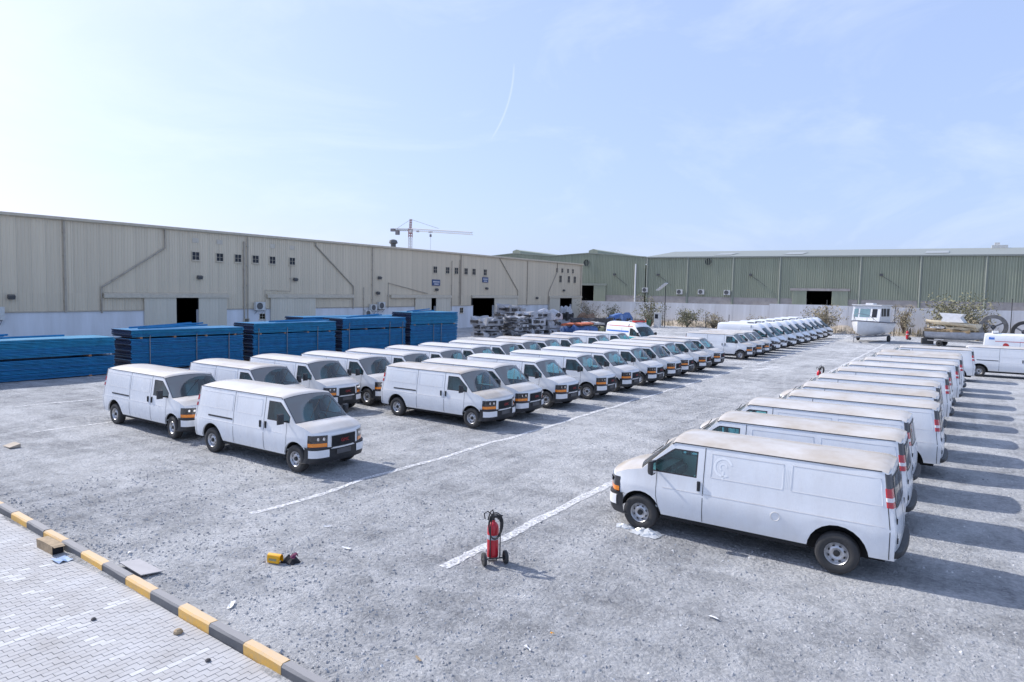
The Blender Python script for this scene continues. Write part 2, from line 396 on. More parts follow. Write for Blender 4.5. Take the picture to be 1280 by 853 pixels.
def add_wheel(root, x, sg, y, z=.385):
    w = empty('wheel', (x, sg * y, z), 0 if sg > 0 else math.pi, root)
    link('tyre', TYRE_ME, w); link('rim', RIM_ME, w)
    return w

def make_savana():
    V = SAV; root = empty('panel_van')
    P = shell_meshes(V, (-1.23, -.24), (-.66, -.02), (-1.375, -.36), (-2.82, -1.375))
    P['body'].build('body', 'white_paint', root, 38, 2e-4)
    P['liner'].b2(-4.7, .45, -.62, .62, .30, .60); P['liner'].b2(-4.4, -3.4, -.6, .6, .5, .95); P['liner'].b2(-.5, .5, -.6, .6, .5, .92)
    P['liner'].tube([(-3.93, -.75, .385), (-3.93, .75, .385)], .05); P['liner'].tube([(0, -.75, .385), (0, .75, .385)], .04)
    P['liner'].build('underbody', 'underbody', root)
    tail = P['rear'].build('tail_panel', 'white_paint', root, 38, 2e-4)
    dl = P['door_l'].build('front_door', 'white_paint', root, 38, 2e-4); dr = P['door_r'].build('front_door', 'white_paint', root, 38, 2e-4)
    sl = P['slide'].build('sliding_door', 'white_paint', root, 38, 2e-4)
    for k, par in (('win_l', dl), ('win_r', dr)): window_with_seal(P[k], 'window', 'side_glass', par)
    window_with_seal(P['shield'], 'windshield', 'windshield_glass', root, .02)
    # seams
    for sg in (1, -1):
        zz = [.46 + (2.0 - .46) * i / 16 for i in range(17)]
        for x in ([-1.375, -2.82, -4.78] if sg < 0 else [-1.375, -4.78]): s = MB(); ribbon(s, [V.side(x, z, sg, .003) for z in zz], (1, 0, 0), .015); s.build('door_seam', 'seam_dark', root)
        s = MB(); ribbon(s, [V.side(-.36 - (.09 * max(0, (.85 - z) / .4) if z < .85 else 0), z, sg, .003) for z in [.5 + (1.36 - .5) * i / 10 for i in range(11)]], (1, 0, 0), .012)
        s.build('door_seam', 'seam_dark', root)
        for x0, x1 in (((-4.7, -2.9), (-2.72, -1.5)) if sg < 0 else ((-4.68, -3.08), (-2.92, -1.52))):
            for a, b in ((x0, x1),):
                g = MB(); loop = [(a, 1.42), (a, 1.9), (b, 1.9), (b, 1.42), (a, 1.42)]
                pts = []
                for (p, q), (p2, q2) in zip(loop, loop[1:]):
                    for i in range(6): pts.append(V.side(p + (p2 - p) * i / 6, q + (q2 - q) * i / 6, sg, .001))
                pts.append(pts[0]); g.tube(pts, .005, 5, caps=False); g.build('pressed_panel_line', 'white_paint', root, 60)
        pts = [V.side(x, 1.045 + (.05 if x > -.6 else 0) * 0, sg, .002) for x in [-4.7 + .3 * i for i in range(15)]]
        g = MB(); g.tube(pts, .006, 5)
        g.build('pressed_panel_line', 'white_paint', root, 60)
        # roof drip rail
        d = MB(); d.tube([V.side(x, V.top(x) - .004, sg, .006) for x in [-4.7, -4, -3, -2, -1.2, -.72]] + [V.side(-.66, V.top(-.66), sg, .004)], .0115, 5); d.build('drip_rail', 'seam_dark', root)
        # door handles
        for x in ([-1.285, -1.53] if sg < 0 else [-1.285]):
            h = MB(); p = V.side(x, 1.2, sg, .012); h.box(p, (.062, .03, .20)); h.box((p[0], p[1] + sg * .015, p[2]), (.03, .03, .15))
            h.build('door_handle', 'black_plastic', (sl if x < -1.4 else (dl if sg > 0 else dr)))
        # mirrors
        mr = MB(); p = Vector(V.side(-.36, 1.40, sg))
        mr.tube([p + Vector((0, -sg * .02, 0)), p + Vector((.03, sg * .16, .02))], .025, 6)
        c = p + Vector((.03, sg * .24, .09))
        mr.grid([[c + Vector((dx * .06, sg * .115 * max(-.8, min(.8, 1.25 * math.cos(a))) * kk, .175 * max(-.85, min(.85, 1.25 * math.sin(a))) * kk)) for a in [math.pi / 4 + i * math.pi / 6 for i in range(13)]] for dx, kk in ((-1, .01), (-1, .92), (-.8, 1.02), (.6, .9), (1.1, .6), (1.2, .01))])
        mo = mr.build('mirror', 'black_plastic', root, 50, 1e-4)
        mg = MB(); mg.box(c + Vector((-.064, 0, 0)), (.004, .13, .22)); mg.build('mirror_glass', 'chrome', mo)
        # headlight: dark housing, amber lamp below, bright reflectors inside
        def lampgrid(z0, z1, t0, off, xw):
            rows = []
            for z in (z0, (z0 + z1) / 2, z1):
                r_ = [V.front(sg * t, z, off) for t in (t0, (t0 + 1) / 2 - .05, .88, .96, .995)]
                r_ += [V.side(x, z, sg, off) for x in (.615, .57, xw)]
                rows.append(r_)
            mb = MB(); mb.grid(rows)
            bk = [[(x - .03, y * .98, z) for x, y, z in r_] for r_ in rows]
            for rr, bb in ((rows[0], bk[0]), (rows[-1], bk[-1])): mb.grid([rr, bb])
            mb.grid([[r_[0] for r_ in rows], [r_[0] for r_ in bk]]); mb.grid([[r_[-1] for r_ in rows], [r_[-1] for r_ in bk]])
            return mb
        hl = lampgrid(.755, 1.10, .60, .012, .50).build('headlight', 'lamp_dark', root, 40)
        lampgrid(.785, .885, .615, .019, .515).build('turn_signal', 'amber', hl, 40)
        for t in (.70, .85):
            rf = MB(); p = V.front(sg * t, 1.0, .012); rf.lathe([(.048, 0.0), (.046, .006), (.03, .008), (.001, .008)], 10, 'X', p); rf.build('reflector', 'chrome', hl)
        # tail lamp and dark corner pillar
        def corner(z0, z1, off, xin, tin):
            rows = []
            for i in range(4):
                z = z0 + (z1 - z0) * i / 3
                rows.append([V.side(V.tail + xin, z, sg, off), V.side(V.tail + .01, z, sg, off)] + [V.rear(sg * t, z, off) for t in (.995, .96, tin)])
            mb = MB(); mb.grid(rows)
            bk = [[(x + .02, y * .985, z) for x, y, z in r_] for r_ in rows]
            mb.grid([rows[0], bk[0]]); mb.grid([rows[-1], bk[-1]]); mb.grid([[r_[0] for r_ in rows], [r_[0] for r_ in bk]]); mb.grid([[r_[-1] for r_ in rows], [r_[-1] for r_ in bk]])
            return mb
        corner(1.735, 1.985, .006, .075, .84).build('pillar_trim', 'grey_plastic', root, 40)
        tl = corner(1.40, 1.735, .014, .085, .86).build('tail_lamp', 'tail_red', root, 40)
        corner(1.505, 1.575, .018, .083, .865).build('reverse_lamp', 'tail_white', tl, 40)
        # rear door with its window
        rd = MB(); rd.grid([[V.rear(sg * t, z, .008) for t in (.015, .3, .6, .82, .86)] for z in (.66, .9, 1.2, 1.36)]); rdo = rd.build('rear_door', 'white_paint', root, 38)
        rw = MB(); rw.grid([[V.rear(sg * t, z, .012) for t in (.04, .3, .6, .80)] for z in (1.37, 1.5, 1.7, 1.94)]); window_with_seal(rw, 'window', 'rear_glass', rdo, .035)
        sm = MB(); ribbon(sm, [V.rear(sg * .015, z, .012) for z in (.64, 1, 1.4, 1.7, 2.0)], (0, 1, 0), .012)
        sm.build('door_seam', 'seam_dark', rdo)
        for z in (.8, 1.15): sm = MB(); sm.box(V.rear(sg * .855, z, .012), (.02, .03, .1)); sm.build('hinge', 'seam_dark', rdo)
        for x in (0, -3.93): add_wheel(root, x, sg, .865)
        # mud flap behind the front wheel, rocker: dark strip standing in for shade
        rk = MB(); rk.b2(-3.4, -.48, sg * .90 - .02, sg * .90 + .02, .36, .45); rk.build('rocker_shade', 'underbody', root)
        # wiper
        wp = MB(); a = V.topp(-.06, .55 if sg < 0 else .05, -1); b = V.topp(-.36, .02 if sg < 0 else .55, -1 if sg < 0 else 1)
        a = Vector(a) + Vector((.02, 0, .02)); b = Vector(b) + Vector((.02, 0, .025)); wp.tube([a, b], .008, 4); wp.tube([b + (a - b) * .55 + Vector((0, 0, .004)), b + (b - a) * .35], .011, 4); wp.build('wiper', 'black_plastic', root)
    # extra: sliding door track on the right flank
    t = MB(); t.grid([[V.side(x, z, -1, .006) for x in (-4.1, -3.5, -2.86)] for z in (1.145, 1.195)]); t.build('slide_rail', 'black_plastic', root)
    # fuel flap ring on the left flank
    f = MB(); c = V.side(-2.82, .88, 1, .004)
    f.tube([(c[0] + .085 * math.cos(a), c[1], c[2] + .085 * math.sin(a)) for a in [i * math.pi / 8 for i in range(17)]], .006, 4, caps=False); f.build('fuel_flap', 'smear', root)
    # grille with bars and badge
    gr = MB(); gr.grid([[V.front(t, z, .008) for t in (-.46, -.3, -.1, .1, .3, .46)] for z in (.765, .9, 1.055)])
    go = gr.build('grille', 'underbody', root)
    gb = MB()
    for z in (.80, .835, .87, .905, .94, .975, 1.01): gb.tube([V.front(t, z, .014) for t in (-.45, -.25, 0, .25, .45)], .0075, 4)
    gb.tube([V.front(t, .765, .014) for t in (-.46, -.25, 0, .25, .46)] + [V.front(t, 1.055, .014) for t in (.46, .25, 0, -.25, -.46)] + [V.front(-.46, .765, .014)], .016, 5)
    gb.build('grille_bar', 'black_plastic', go)
    bm_ = text_mesh('GMC', .135, 'badge_red'); bo = link('badge', bm_, go); bo.location = (V.front(0, .91)[0] + .03, 0, .91); bo.rotation_euler = (R(90), 0, R(90))
    # front bumper: dark beam, white end caps, dark centre
    plan = [(.40, .985), (.52, .985), (.66, .95), (.76, .86), (.82, .70), (.86, .48), (.885, .25), (.895, 0)]
    def sweep(pts, prof): return [[(x + dx, y + (math.copysign(dx * .5, y) if abs(y) > .9 else 0), z) for dx, z in prof] for x, y in pts]
    full = plan + [(x, -y) for x, y in plan[-2::-1]]
    bp = MB(); bp.grid(sweep(full, [(-.12, .77), (-.01, .765), (.01, .74), (.0, .70), (0, .48), (-.02, .40), (-.06, .33), (-.2, .33)])); bpo = bp.build('front_bumper', 'black_plastic', root, 35)
    for sg in (1, -1):
        cp = MB(); pl = [(x, sg * y) for x, y in [(.545, .982), (.66, .95), (.76, .86), (.82, .70), (.855, .50)]]
        cp.grid(sweep(pl, [(-.02, .70), (.014, .695), (.018, .59), (.014, .485), (-.02, .48)])); cp.build('bumper_cap', 'white_paint', bpo, 35)
    pl = MB(); pl.box((.905, 0, .60), (.01, .52, .14)); pl.build('plate_panel', 'grey_plastic', bpo)
    # rear bumper
    rp_ = [(-4.82, .93), (-4.88, .925), (-4.95, .87), (-4.99, .72), (-5.02, .35), (-5.03, 0)]
    rf_ = rp_ + [(x, -y) for x, y in rp_[-2::-1]]
    rb = MB(); rb.grid([[(x - dx, y, z) for dx, z in [(-.2, .625), (0, .62), (.012, .60), (.012, .53), (-.03, .49), (-.2, .49)]] for x, y in rf_]); rb.build('rear_bumper', 'black_plastic', root, 35)
    # cabin
    c = MB(); c.b2(-.30, .0, -.86, .86, .95, 1.27); c.b2(-.42, -.28, -.80, .80, 1.0, 1.2); c.build('dashboard', 'black_plastic', root)
    for sg in (1, -1):
        q = MB(); q.b2(-1.2, -.72, sg * .45 - .25, sg * .45 + .25, .8, 1.02); q.box((-1.24, sg * .45, 1.3), (.14, .46, .68), rot=Matrix.Rotation(R(-12), 3, 'Y')); q.box((-1.33, sg * .45, 1.72), (.1, .26, .2)); q.build('seat', 'seat_grey', root)
        p = MB(); p.box((-.70, sg * .42, 1.90), (.02, .40, .16), rot=Matrix.Rotation(R(40), 3, 'Y')); p.build('sun_visor', 'visor_paper', root)
    w = MB(); ring = [Vector((-.52 + .10 * math.cos(a) * -.4, .45 + .19 * math.sin(a), 1.24 + .19 * math.cos(a))) for a in [i * math.pi / 8 for i in range(17)]]
    w.tube(ring, .016, 5, caps=False); w.tube([(-.52, .27, 1.24), (-.52, .63, 1.24)], .018, 4); w.tube([(-.52, .45, 1.24), (-.25, .45, 1.12)], .03, 5); w.build('steering_wheel', 'black_plastic', root)
    bh = MB(); bh.prism([(-.92, .6), (.92, .6), (.92, 1.3), (.80, 1.98), (-.80, 1.98), (-.92, 1.3)], 'X', -1.75, -1.72); bh.b2(-1.7, .1, -.9, .9, .56, .60); bh.build('bulkhead', 'seat_grey', root)
    return root
def set_dust(root, d):
    for o in all_kids(root): o.color = (d, d, d, 1)
ORD = 'first second third fourth fifth sixth seventh eighth ninth tenth eleventh twelfth thirteenth'.split()
proto = make_savana()
VANS = []
def place_van(x, y, rz, dust, label, group):
    o = proto if not VANS else copy_tree(proto); st_ = R(random.choice([0, 0, random.uniform(-9, 9)]) if VANS else 0)
    o.location = (x, y, gh(y)); o.rotation_euler = (R(random.uniform(-.15, .15)) + math.atan(.004) * (1 if abs(rz) < 1 else -1) * (y > 20), 0, rz)
    for w_ in o.children:
        if w_.name.startswith('wheel') and abs(w_.location.x) < .1: w_.rotation_euler.z = (0 if w_.location.y > 0 else math.pi) + st_
    set_dust(o, max(.5, min(1, .62 + dust * .5 + (random.uniform(-.2, .2) if VANS and dust < .88 else 0)))); tag(o, label, 'van', group); VANS.append(o); return o
# front row of the left block
FRONT = [(13.03, .30), (21.2, .95), (23.6, .35), (26.9, .32), (30.5, .3), (33.6, .3), (36.9, .3), (40.0, .35), (42.7, .4), (45.9, .4), (49.6, .55)]
for i, (y, d) in enumerate(FRONT):
    if i == 0: lab = 'white panel van standing alone at the front, nearest the striped kerb, facing right'
    elif i == 1: lab = 'white panel van with brown dust caked over its roof and bonnet, facing right'
    else: lab = f'white panel van, {ORD[i - 2]} behind the brown dusted van in the front row'
    place_van(-15.3 + (random.uniform(-.16, .16) if i > 1 else 0), y, R(random.uniform(-1.3, 1.3)) if i else R(.6), d, lab, 'vans in the front row of the left block')
FAR = [(57.95, .55), (61.1, .55), (63.8, .5)]
for i, (y, d) in enumerate(FAR):
    place_van(-15.2, y, R(random.uniform(-.6, .6)), d, f'white panel van, {["nearest", "middle", "farthest"][i]} of three just before the high roofed vans', 'vans between the front row and the high roofed vans')
BACK = [(13.27, .35), (16.6, .4), (19.6, .35), (22.3, .35), (25.0, .4), (27.8, .3), (30.8, .35), (33.9, .4), (36.6, .4), (39.3, .55), (42.8, .7), (46.7, .6), (50.5, .6)]
BX = [0, 0, -.35, -.1, .1, .1, -.1, -.3, -.5, -.5, -.6, -.4, -.4]
for i, (y, d) in enumerate(BACK):
    if i == 0: lab = 'white panel van at the near left end of the back row'
    else: lab = f'white panel van, {ORD[i]} from the near end of the back row by the stacks'
    place_van(-21.97 + BX[i], y, R(random.uniform(-.8, .8)) - R(.8 if i == 0 else 0), d, lab, 'vans in the back row of the left block')
RIGHT = [(14.58, -.96, .9), (17.8, -.99, .8), (21.0, -1.06, .6), (23.8, -.48, .75), (26.6, -.57, .85), (29.9, -.61, .4), (33.4, -.41, .35), (36.8, -.38, .5), (40.4, -.1, .75), (44.8, .05, .8), (47.4, .05, .7), (53.0, .66, .45)]
for i, (y, xr, d) in enumerate(RIGHT):
    if i == 0: lab = 'white panel van with beige dusty roof, nearest of all, seen from its side'
    elif i == 11: lab = 'white panel van at the far end of the right row, sticking out farthest behind'
    else: lab = f'white panel van, {ORD[i]} from the near end of the right hand row'
    o = place_van(xr - 4.68, y, math.pi + R(random.uniform(-.6, .6) if i else 0), d, lab, 'vans in the right row')
    if i == 0:
        # ghosts of removed lettering on its flank
        V = SAV
        cx_, cz_ = -1.76, 1.66
        for r0, r1, a0, a1 in ((.155, .2, .35, 5.3), (.055, .085, .0, 4.2)):
            gm = MB(); rows = [[V.side(cx_ - r_ * math.cos(a0 + (a1 - a0) * k / 20), cz_ + r_ * math.sin(a0 + (a1 - a0) * k / 20), 1, .0035) for k in range(21)] for r_ in (r0, r1)]
            gm.grid(rows); gm.build('sticker_ghost', 'ghost_white', o)
        gm = MB(); gm.grid([[V.side(cx_ + d_, z, 1, .0035) for d_ in (-.02, .02)] for z in (1.40, 1.58)]); gm.build('sticker_ghost', 'ghost_white', o)
        for k in range(6): gm = MB(); gm.grid([[V.side(-2.93 - .03 * k - d_, z, 1, .0035) for d_ in (0, .008)] for z in (1.45, 1.65, 1.86 - .02 * k)]); gm.build('sticker_ghost', 'ghost_white', o)
place_van(5.1, 57.6, 0, .35, 'white panel van cut off by the right edge, facing right behind the right row', None)

# ------------------------------------------------------------------ high roofed vans and ambulances (same loft, other shape)
HIGH = VanShape(nose=.72, tail=-4.75, sill=.42, hub=.38, crease=1.0, belt=1.42, roof=2.55, lean=.10, roll=.10,
    edge=[(-4.75, 2.5), (-4.6, 2.55), (-1.0, 2.55), (-.62, 2.34), (-.5, 2.2), (.3, 1.42), (.5, 1.28), (.72, 1.12)],
    wz=[(.40, .95), (.5, .99), (.75, 1.02), (1.0, 1.02), (1.42, .99), (2.0, .93), (2.35, .88), (2.55, .80)],
    taper=[(-4.75, .97), (-4.4, 1), (-.1, 1), (.3, .975), (.72, .9)],
    bows=[(-1.4, 0), (-.5, .10), (.3, .26), (.72, .22)], crowns=[(-4.75, .14), (-1.0, .16), (-.5, .10), (.3, .05), (.72, .05)],
    arches=[(0, .45), (-3.66, .46)], extra=[-4.75, -4.6, -4.3, -3.0, -2.4, -1.5, -1.25, -1.0, -.8, -.62, -.5, -.2, .0, .12, .3, .5, .62, .70, .72],
    zrow=[.42, .5, .7, 1.0, 1.1, 1.42, 2.12, 2.35, 2.55])
HIGH.nosez = [1.08, 1.0, .9, .7, .5]
mat('blue_stripe', (.05, .17, .55), .4, coat=.5); mat('teal_stripe', (.03, .38, .40), .4, coat=.5); mat('red_stripe', (.55, .03, .03), .4, coat=.5)
def make_high_van(name, stripes=()):
    V = HIGH; root = empty(name)
    P = shell_meshes(V, (-1.25, .12), (-.5, .3), (-1.25, .0), (-2.4, -1.25))
    P['body'].build('body', 'white_paint', root, 38, 2e-4)
    P['liner'].b2(-4.6, .5, -.62, .62, .28, .60); P['liner'].b2(-4.1, -3.2, -.6, .6, .5, .9); P['liner'].b2(-.45, .45, -.6, .6, .5, .88); P['liner'].build('underbody', 'underbody', root)
    P['rear'].build('rear_door', 'white_paint', root, 38, 2e-4)
    dl = P['door_l'].build('front_door', 'white_paint', root, 38, 2e-4); dr = P['door_r'].build('front_door', 'white_paint', root, 38, 2e-4); P['slide'].build('sliding_door', 'white_paint', root, 38, 2e-4)
    window_with_seal(P['win_l'], 'window', 'side_glass', dl); window_with_seal(P['win_r'], 'window', 'side_glass', dr)
    window_with_seal(P['shield'], 'windshield', 'side_glass', root, .03)
    gr = MB(); gr.grid([[V.front(t, z, .01) for t in (-.55, -.25, 0, .25, .55)] for z in (.78, .88, .98)]); gr.build('grille', 'black_plastic', root)
    bp = MB(); plan = [(.42, 1.0), (.62, .97), (.8, .82), (.92, .5), (.97, 0)]; full = plan + [(x, -y) for x, y in plan[-2::-1]]
    bp.grid([[(x + d, y, z) for d, z in [(-.15, .74), (0, .72), (.02, .55), (-.02, .36), (-.15, .32)]] for x, y in full]); bp.build('front_bumper', 'black_plastic', root, 40)
    rb = MB(); rb.grid([[(x - d, y, z) for d, z in [(-.2, .62), (0, .6), (.0, .45), (-.15, .4)]] for x, y in [(-4.5, 1.0), (-4.78, .97), (-4.88, .7), (-4.9, 0), (-4.88, -.7), (-4.78, -.97), (-4.5, -1.0)]]); rb.build('rear_bumper', 'black_plastic', root, 40)
    for sg in (1, -1):
        hl = MB(); hl.grid([[V.front(sg * t, z0 + z1 * abs(t), .014) for t in (.6, .75, .9, .99)] + [V.side(.6, z0 + z1, sg, .014), V.side(.42, z0 + z1 + .06, sg, .014)] for z0, z1 in ((.80, .02), (.90, .06), (.98, .12))]); ho = hl.build('headlight', 'lamp_dark', root, 40)
        rf = MB(); rf.lathe([(.055, 0), (.04, .008), (.001, .009)], 8, 'X', V.front(sg * .8, .92, .014)); rf.build('reflector', 'chrome', ho)
        tl = MB(); tl.grid([[V.side(V.tail + .1, z, sg, .01), V.side(V.tail + .01, z, sg, .01), V.rear(sg * .97, z, .01), V.rear(sg * .9, z, .01)] for z in (1.0, 1.3, 1.6)]); tl.build('tail_lamp', 'tail_red', root)
        m_ = MB(); p = Vector(V.side(-.02, 1.5, sg)); m_.box(p + Vector((.02, sg * .16, .12)), (.12, .2, .34)); m_.tube([p, p + Vector((.02, sg * .1, .05))], .03, 5); m_.build('mirror', 'black_plastic', root)
        for x in (0, -3.66): add_wheel(root, x, sg, .88, .375).scale = (.96, .96, .96)
        sm = MB()
        for x in (-1.25, -2.4): ribbon(sm, [V.side(x, z, sg, .003) for z in (.45, 1, 1.4, 2.0, 2.4)], (1, 0, 0), .016)
        sm.build('door_seam', 'seam_dark', root)
        mo = MB(); mo.grid([[V.side(x, z, sg, .012) for x in (-4.2, -3.2, -2, -.5)] for z in (.72, .84)]) if not stripes else None
        if not stripes: mo.build('side_moulding', 'grey_plastic', root)
        for z0, z1, x0, x1, mn in stripes:
            sb = MB(); n = 8; sb.grid([[V.side(x0 + (x1 - x0) * i / n, z, sg, .005) for i in range(n + 1)] for z in (z0, (z0 + z1) / 2, z1)]); sb.build('stripe', mn, root)
    rv = MB(); rv.b2(-2.0, -1.25, -.45, .45, 2.66, 2.80); rv.build('roof_vent', 'white_paint', root)
    rv = MB(); rv.b2(-1.255, -1.235, -.42, .42, 2.68, 2.785); rv.b2(-1.9, -1.35, -.46, -.44, 2.69, 2.76); rv.build('vent_grille', 'black_plastic', root)
    c = MB(); c.b2(-.1, .3, -.88, .88, .9, 1.3); c.b2(-1.5, -1.46, -.9, .9, .6, 2.5); c.build('dashboard', 'black_plastic', root)
    for sg in (1, -1):
        q = MB(); q.b2(-.95, -.45, sg * .45 - .25, sg * .45 + .25, .8, 1.05); q.box((-1.0, sg * .45, 1.4), (.14, .48, .8)); q.build('seat', 'seat_grey', root)
    return root
hv = make_high_van('high_roof_van'); first = True
HV = [66.75, 70.0, 74.0, 78.1, 81.4, 85.0, 89.7, 93.8, 97.2]
for i, y in enumerate(HV):
    o = hv if i == 0 else copy_tree(hv)
    o.location = (-15.15 + random.uniform(-.15, .15), y, gh(y) + .05); o.rotation_euler = (0, 0, R(random.uniform(-1, 1))); set_dust(o, .15)
    tag(o, f'white high roofed van, {ORD[i]} counted from the low vans towards the far wall', 'van', 'high roofed vans in the far row')
am = make_high_van('ambulance', stripes=[(.95, 1.35, -4.6, .25, 'teal_stripe'), (1.72, 1.86, -4.6, -1.4, 'blue_stripe'), (2.26, 2.32, -4.6, -.9, 'red_stripe')])
am.location = (-24.2, 58.6, gh(58)); am.rotation_euler = (0, 0, R(-24)); set_dust(am, .2)
b_ = MB(); b_.b2(-1.35, -.95, -.6, .6, 2.69, 2.83); b_.build('beacon_bar', 'red_stripe', am); b_ = MB(); b_.b2(-.62, -.58, -.0, .0, 0, 0) 
tag(am, 'ambulance with teal, blue and red stripes standing behind the back row', 'ambulance')
am2 = make_high_van('ambulance', stripes=[(2.05, 2.09, -4.0, .0, 'red_stripe'), (2.2, 2.4, -4.45, -4.05, 'blue_stripe')])
am2.location = (6.3, 66.8, gh(66.8)); set_dust(am2, .1)
lo = MB(); c = HIGH.side(-3.3, 1.75, -1, .006); lo.lathe([(.001, -.002), (.2, 0), (.2, .004)], 20, 'Y', c); lo.build('emblem', 'red_stripe', am2)
bb = MB(); bb.b2(-4.2, -3.8, -.55, .55, 2.69, 2.85); bb.build('beacon_bar', 'visor_paper', am2)
tag(am2, 'white ambulance with red stripe and blue square, behind the crosswise van at the right edge', 'ambulance')

# ------------------------------------------------------------------ ground
def ground_mat():
    m, nt, b = nodes_of('gravel'); N = nt.nodes.new; L = nt.links.new
    tc = N('ShaderNodeTexCoord'); src = tc.outputs['Object']
    def noise(sc, det=5, ro=.6, dist=0.0, sv=None):
        n = N('ShaderNodeTexNoise'); n.inputs['Scale'].default_value = sc; n.inputs['Detail'].default_value = det; n.inputs['Roughness'].default_value = ro; n.inputs['Distortion'].default_value = dist
        s_ = src
        if sv: mp = N('ShaderNodeMapping'); mp.inputs['Scale'].default_value = sv; mp.inputs['Rotation'].default_value = (0, 0, R(8)); L(src, mp.inputs['Vector']); s_ = mp.outputs[0]
        L(s_, n.inputs['Vector']); return n.outputs['Fac']
    def rng(v, a, b_, c=0.0, d=1.0):
        n = N('ShaderNodeMapRange'); n.inputs['From Min'].default_value = a; n.inputs['From Max'].default_value = b_; n.inputs['To Min'].default_value = c; n.inputs['To Max'].default_value = d; L(v, n.inputs['Value']); return n.outputs[0]
    def mix(f, a, c):
        n = N('ShaderNodeMix'); n.data_type = 'RGBA'; L(f, n.inputs['Factor'])
        for k, v in (('A', a), ('B', c)):
            if isinstance(v, tuple): n.inputs[k].default_value = (*v, 1)
            else: L(v, n.inputs[k])
        return n.outputs['Result']
    big = rng(noise(.16, 4, .6, .5), .40, .60); mid = rng(noise(.7, 8, .74, .5), .42, .58); fine = rng(noise(9, 6, .75), .32, .68); tracks = rng(noise(.8, 4, .6, .4, (.22, 2.2, 1)), .45, .66); lane = rng(noise(.7, 4, .55, .6, (2.6, .12, 1)), .50, .62)
    vo = N('ShaderNodeTexVoronoi'); vo.inputs['Scale'].default_value = 19; L(src, vo.inputs['Vector'])
    vs = N('ShaderNodeSeparateColor'); L(vo.outputs['Color'], vs.inputs[0]); peb = vs.outputs[0]
    base = mix(big, (.425, .432, .445), (.60, .605, .61)); base = mix(mid, mix(rng(big, 0, 1, .9, .5), base, (.215, .219, .227)), base)
    base = mix(rng(tracks, 0, 1, 0, .3), base, (.63, .633, .637)); base = mix(rng(lane, 0, 1, 0, .3), base, (.64, .643, .647))
    sp = N('ShaderNodeSeparateXYZ'); L(src, sp.inputs[0])
    def mt(op, a, b_=0.0):
        n = N('ShaderNodeMath'); n.operation = op
        for i, q in enumerate((a, b_)):
            if isinstance(q, (int, float)): n.inputs[i].default_value = q
            else: L(q, n.inputs[i])
        return n.outputs[0]
    worn = rng(noise(1.7, 5, .7, .4), .36, .62)
    for cx_, cy_, rad in ((16, -6, 21.0), (16, -6, 22.7), (-32, 46, 35.5), (-32, 46, 37.2), (4, -22, 31.2), (4, -22, 32.9), (60, 20, 70.2), (60, 20, 71.9), (70, 60, 80.6), (70, 60, 82.3), (-24, -18, 29.0), (-24, -18, 30.7)):       # wheel tracks: vehicles turning in from the lane
        dx = mt('SUBTRACT', sp.outputs[0], cx_); dy = mt('SUBTRACT', sp.outputs[1], cy_); d = mt('SQRT', mt('ADD', mt('MULTIPLY', dx, dx), mt('MULTIPLY', dy, dy)))
        tr = mt('MULTIPLY', rng(mt('ABSOLUTE', mt('SUBTRACT', d, rad)), .05, .2, .5, 0), worn); base = mix(tr, base, (.64, .643, .647))
    pc = mix(rng(peb, .15, .95, 0, 1), (.20, .204, .212), (.62, .622, .625))
    base = mix(rng(fine, 0, 1, .12, .42), base, pc)
    L(base, b.inputs['Base Color']); b.inputs['Roughness'].default_value = .95; b.inputs['Specular IOR Level'].default_value = .2
    add = N('ShaderNodeMath'); add.operation = 'ADD'; L(rng(vo.outputs['Distance'], 0, .8, .35, 0), add.inputs[0]); ad2 = N('ShaderNodeMath'); ad2.operation = 'ADD'; L(fine, ad2.inputs[0]); L(rng(noise(2.6, 7, .75, .5), .3, .7, 0, 1.6), ad2.inputs[1]); L(ad2.outputs[0], add.inputs[1])
    bp = N('ShaderNodeBump'); bp.inputs['Strength'].default_value = .9; bp.inputs['Distance'].default_value = .045; L(add.outputs[0], bp.inputs['Height']); L(bp.outputs[0], b.inputs['Normal'])
    MATS['gravel'] = m
ground_mat()
KS = -.0414                                             # the kerb runs a hair off the X axis
def kerb_y(x): return 5.46 + KS * (x + 7.21)            # its road-side face
def hump(x, y):
    if y > 34: return 0
    return min(1, (34 - y) / 4) * (.018 * math.sin(x * .9 + 1.3 * math.sin(y * .5)) + .014 * math.sin(y * 1.4 + x * .31) + .008 * math.sin(x * 2.7 - y * 2.1))
def axis(pts):
    out = []
    for a, b, st in pts:
        n = max(1, int(round((b - a) / st))); out += [a + (b - a) * i / n for i in range(n)]
    return out + [pts[-1][1]]
gx = axis([(-3000, -200, 400), (-200, -50, 15), (-50, -28, 2), (-28, 12, .4), (12, 60, 6), (60, 3000, 400)])
gyy = axis([(-300, -20, 70), (-20, 3, 3), (3, 34, .4), (34, 60, 2), (60, 150, 6), (150, 400, 50), (400, 4000, 450)])
gm = MB()
def flatz(x, y):
    k = kerb_y(x)
    z = gh(min(y, 150))
    if y < k + .6: z += 0
    if y < k - .1: z = -.06                             # under the paving
    return z + (hump(x, y) if (k + .3 < y and -45 < x < 14) else 0) + (.05 * max(0, 1 - (y - k) / 1.2) if y > k + .05 and x < 0 else 0)
gm.grid([[(x, y, flatz(x, y)) for x in gx] for y in gyy])
ground = gm.build('ground', 'gravel', smooth=60); tag(ground, kind='structure')

def ground_z(x, y): return flatz(x, y)
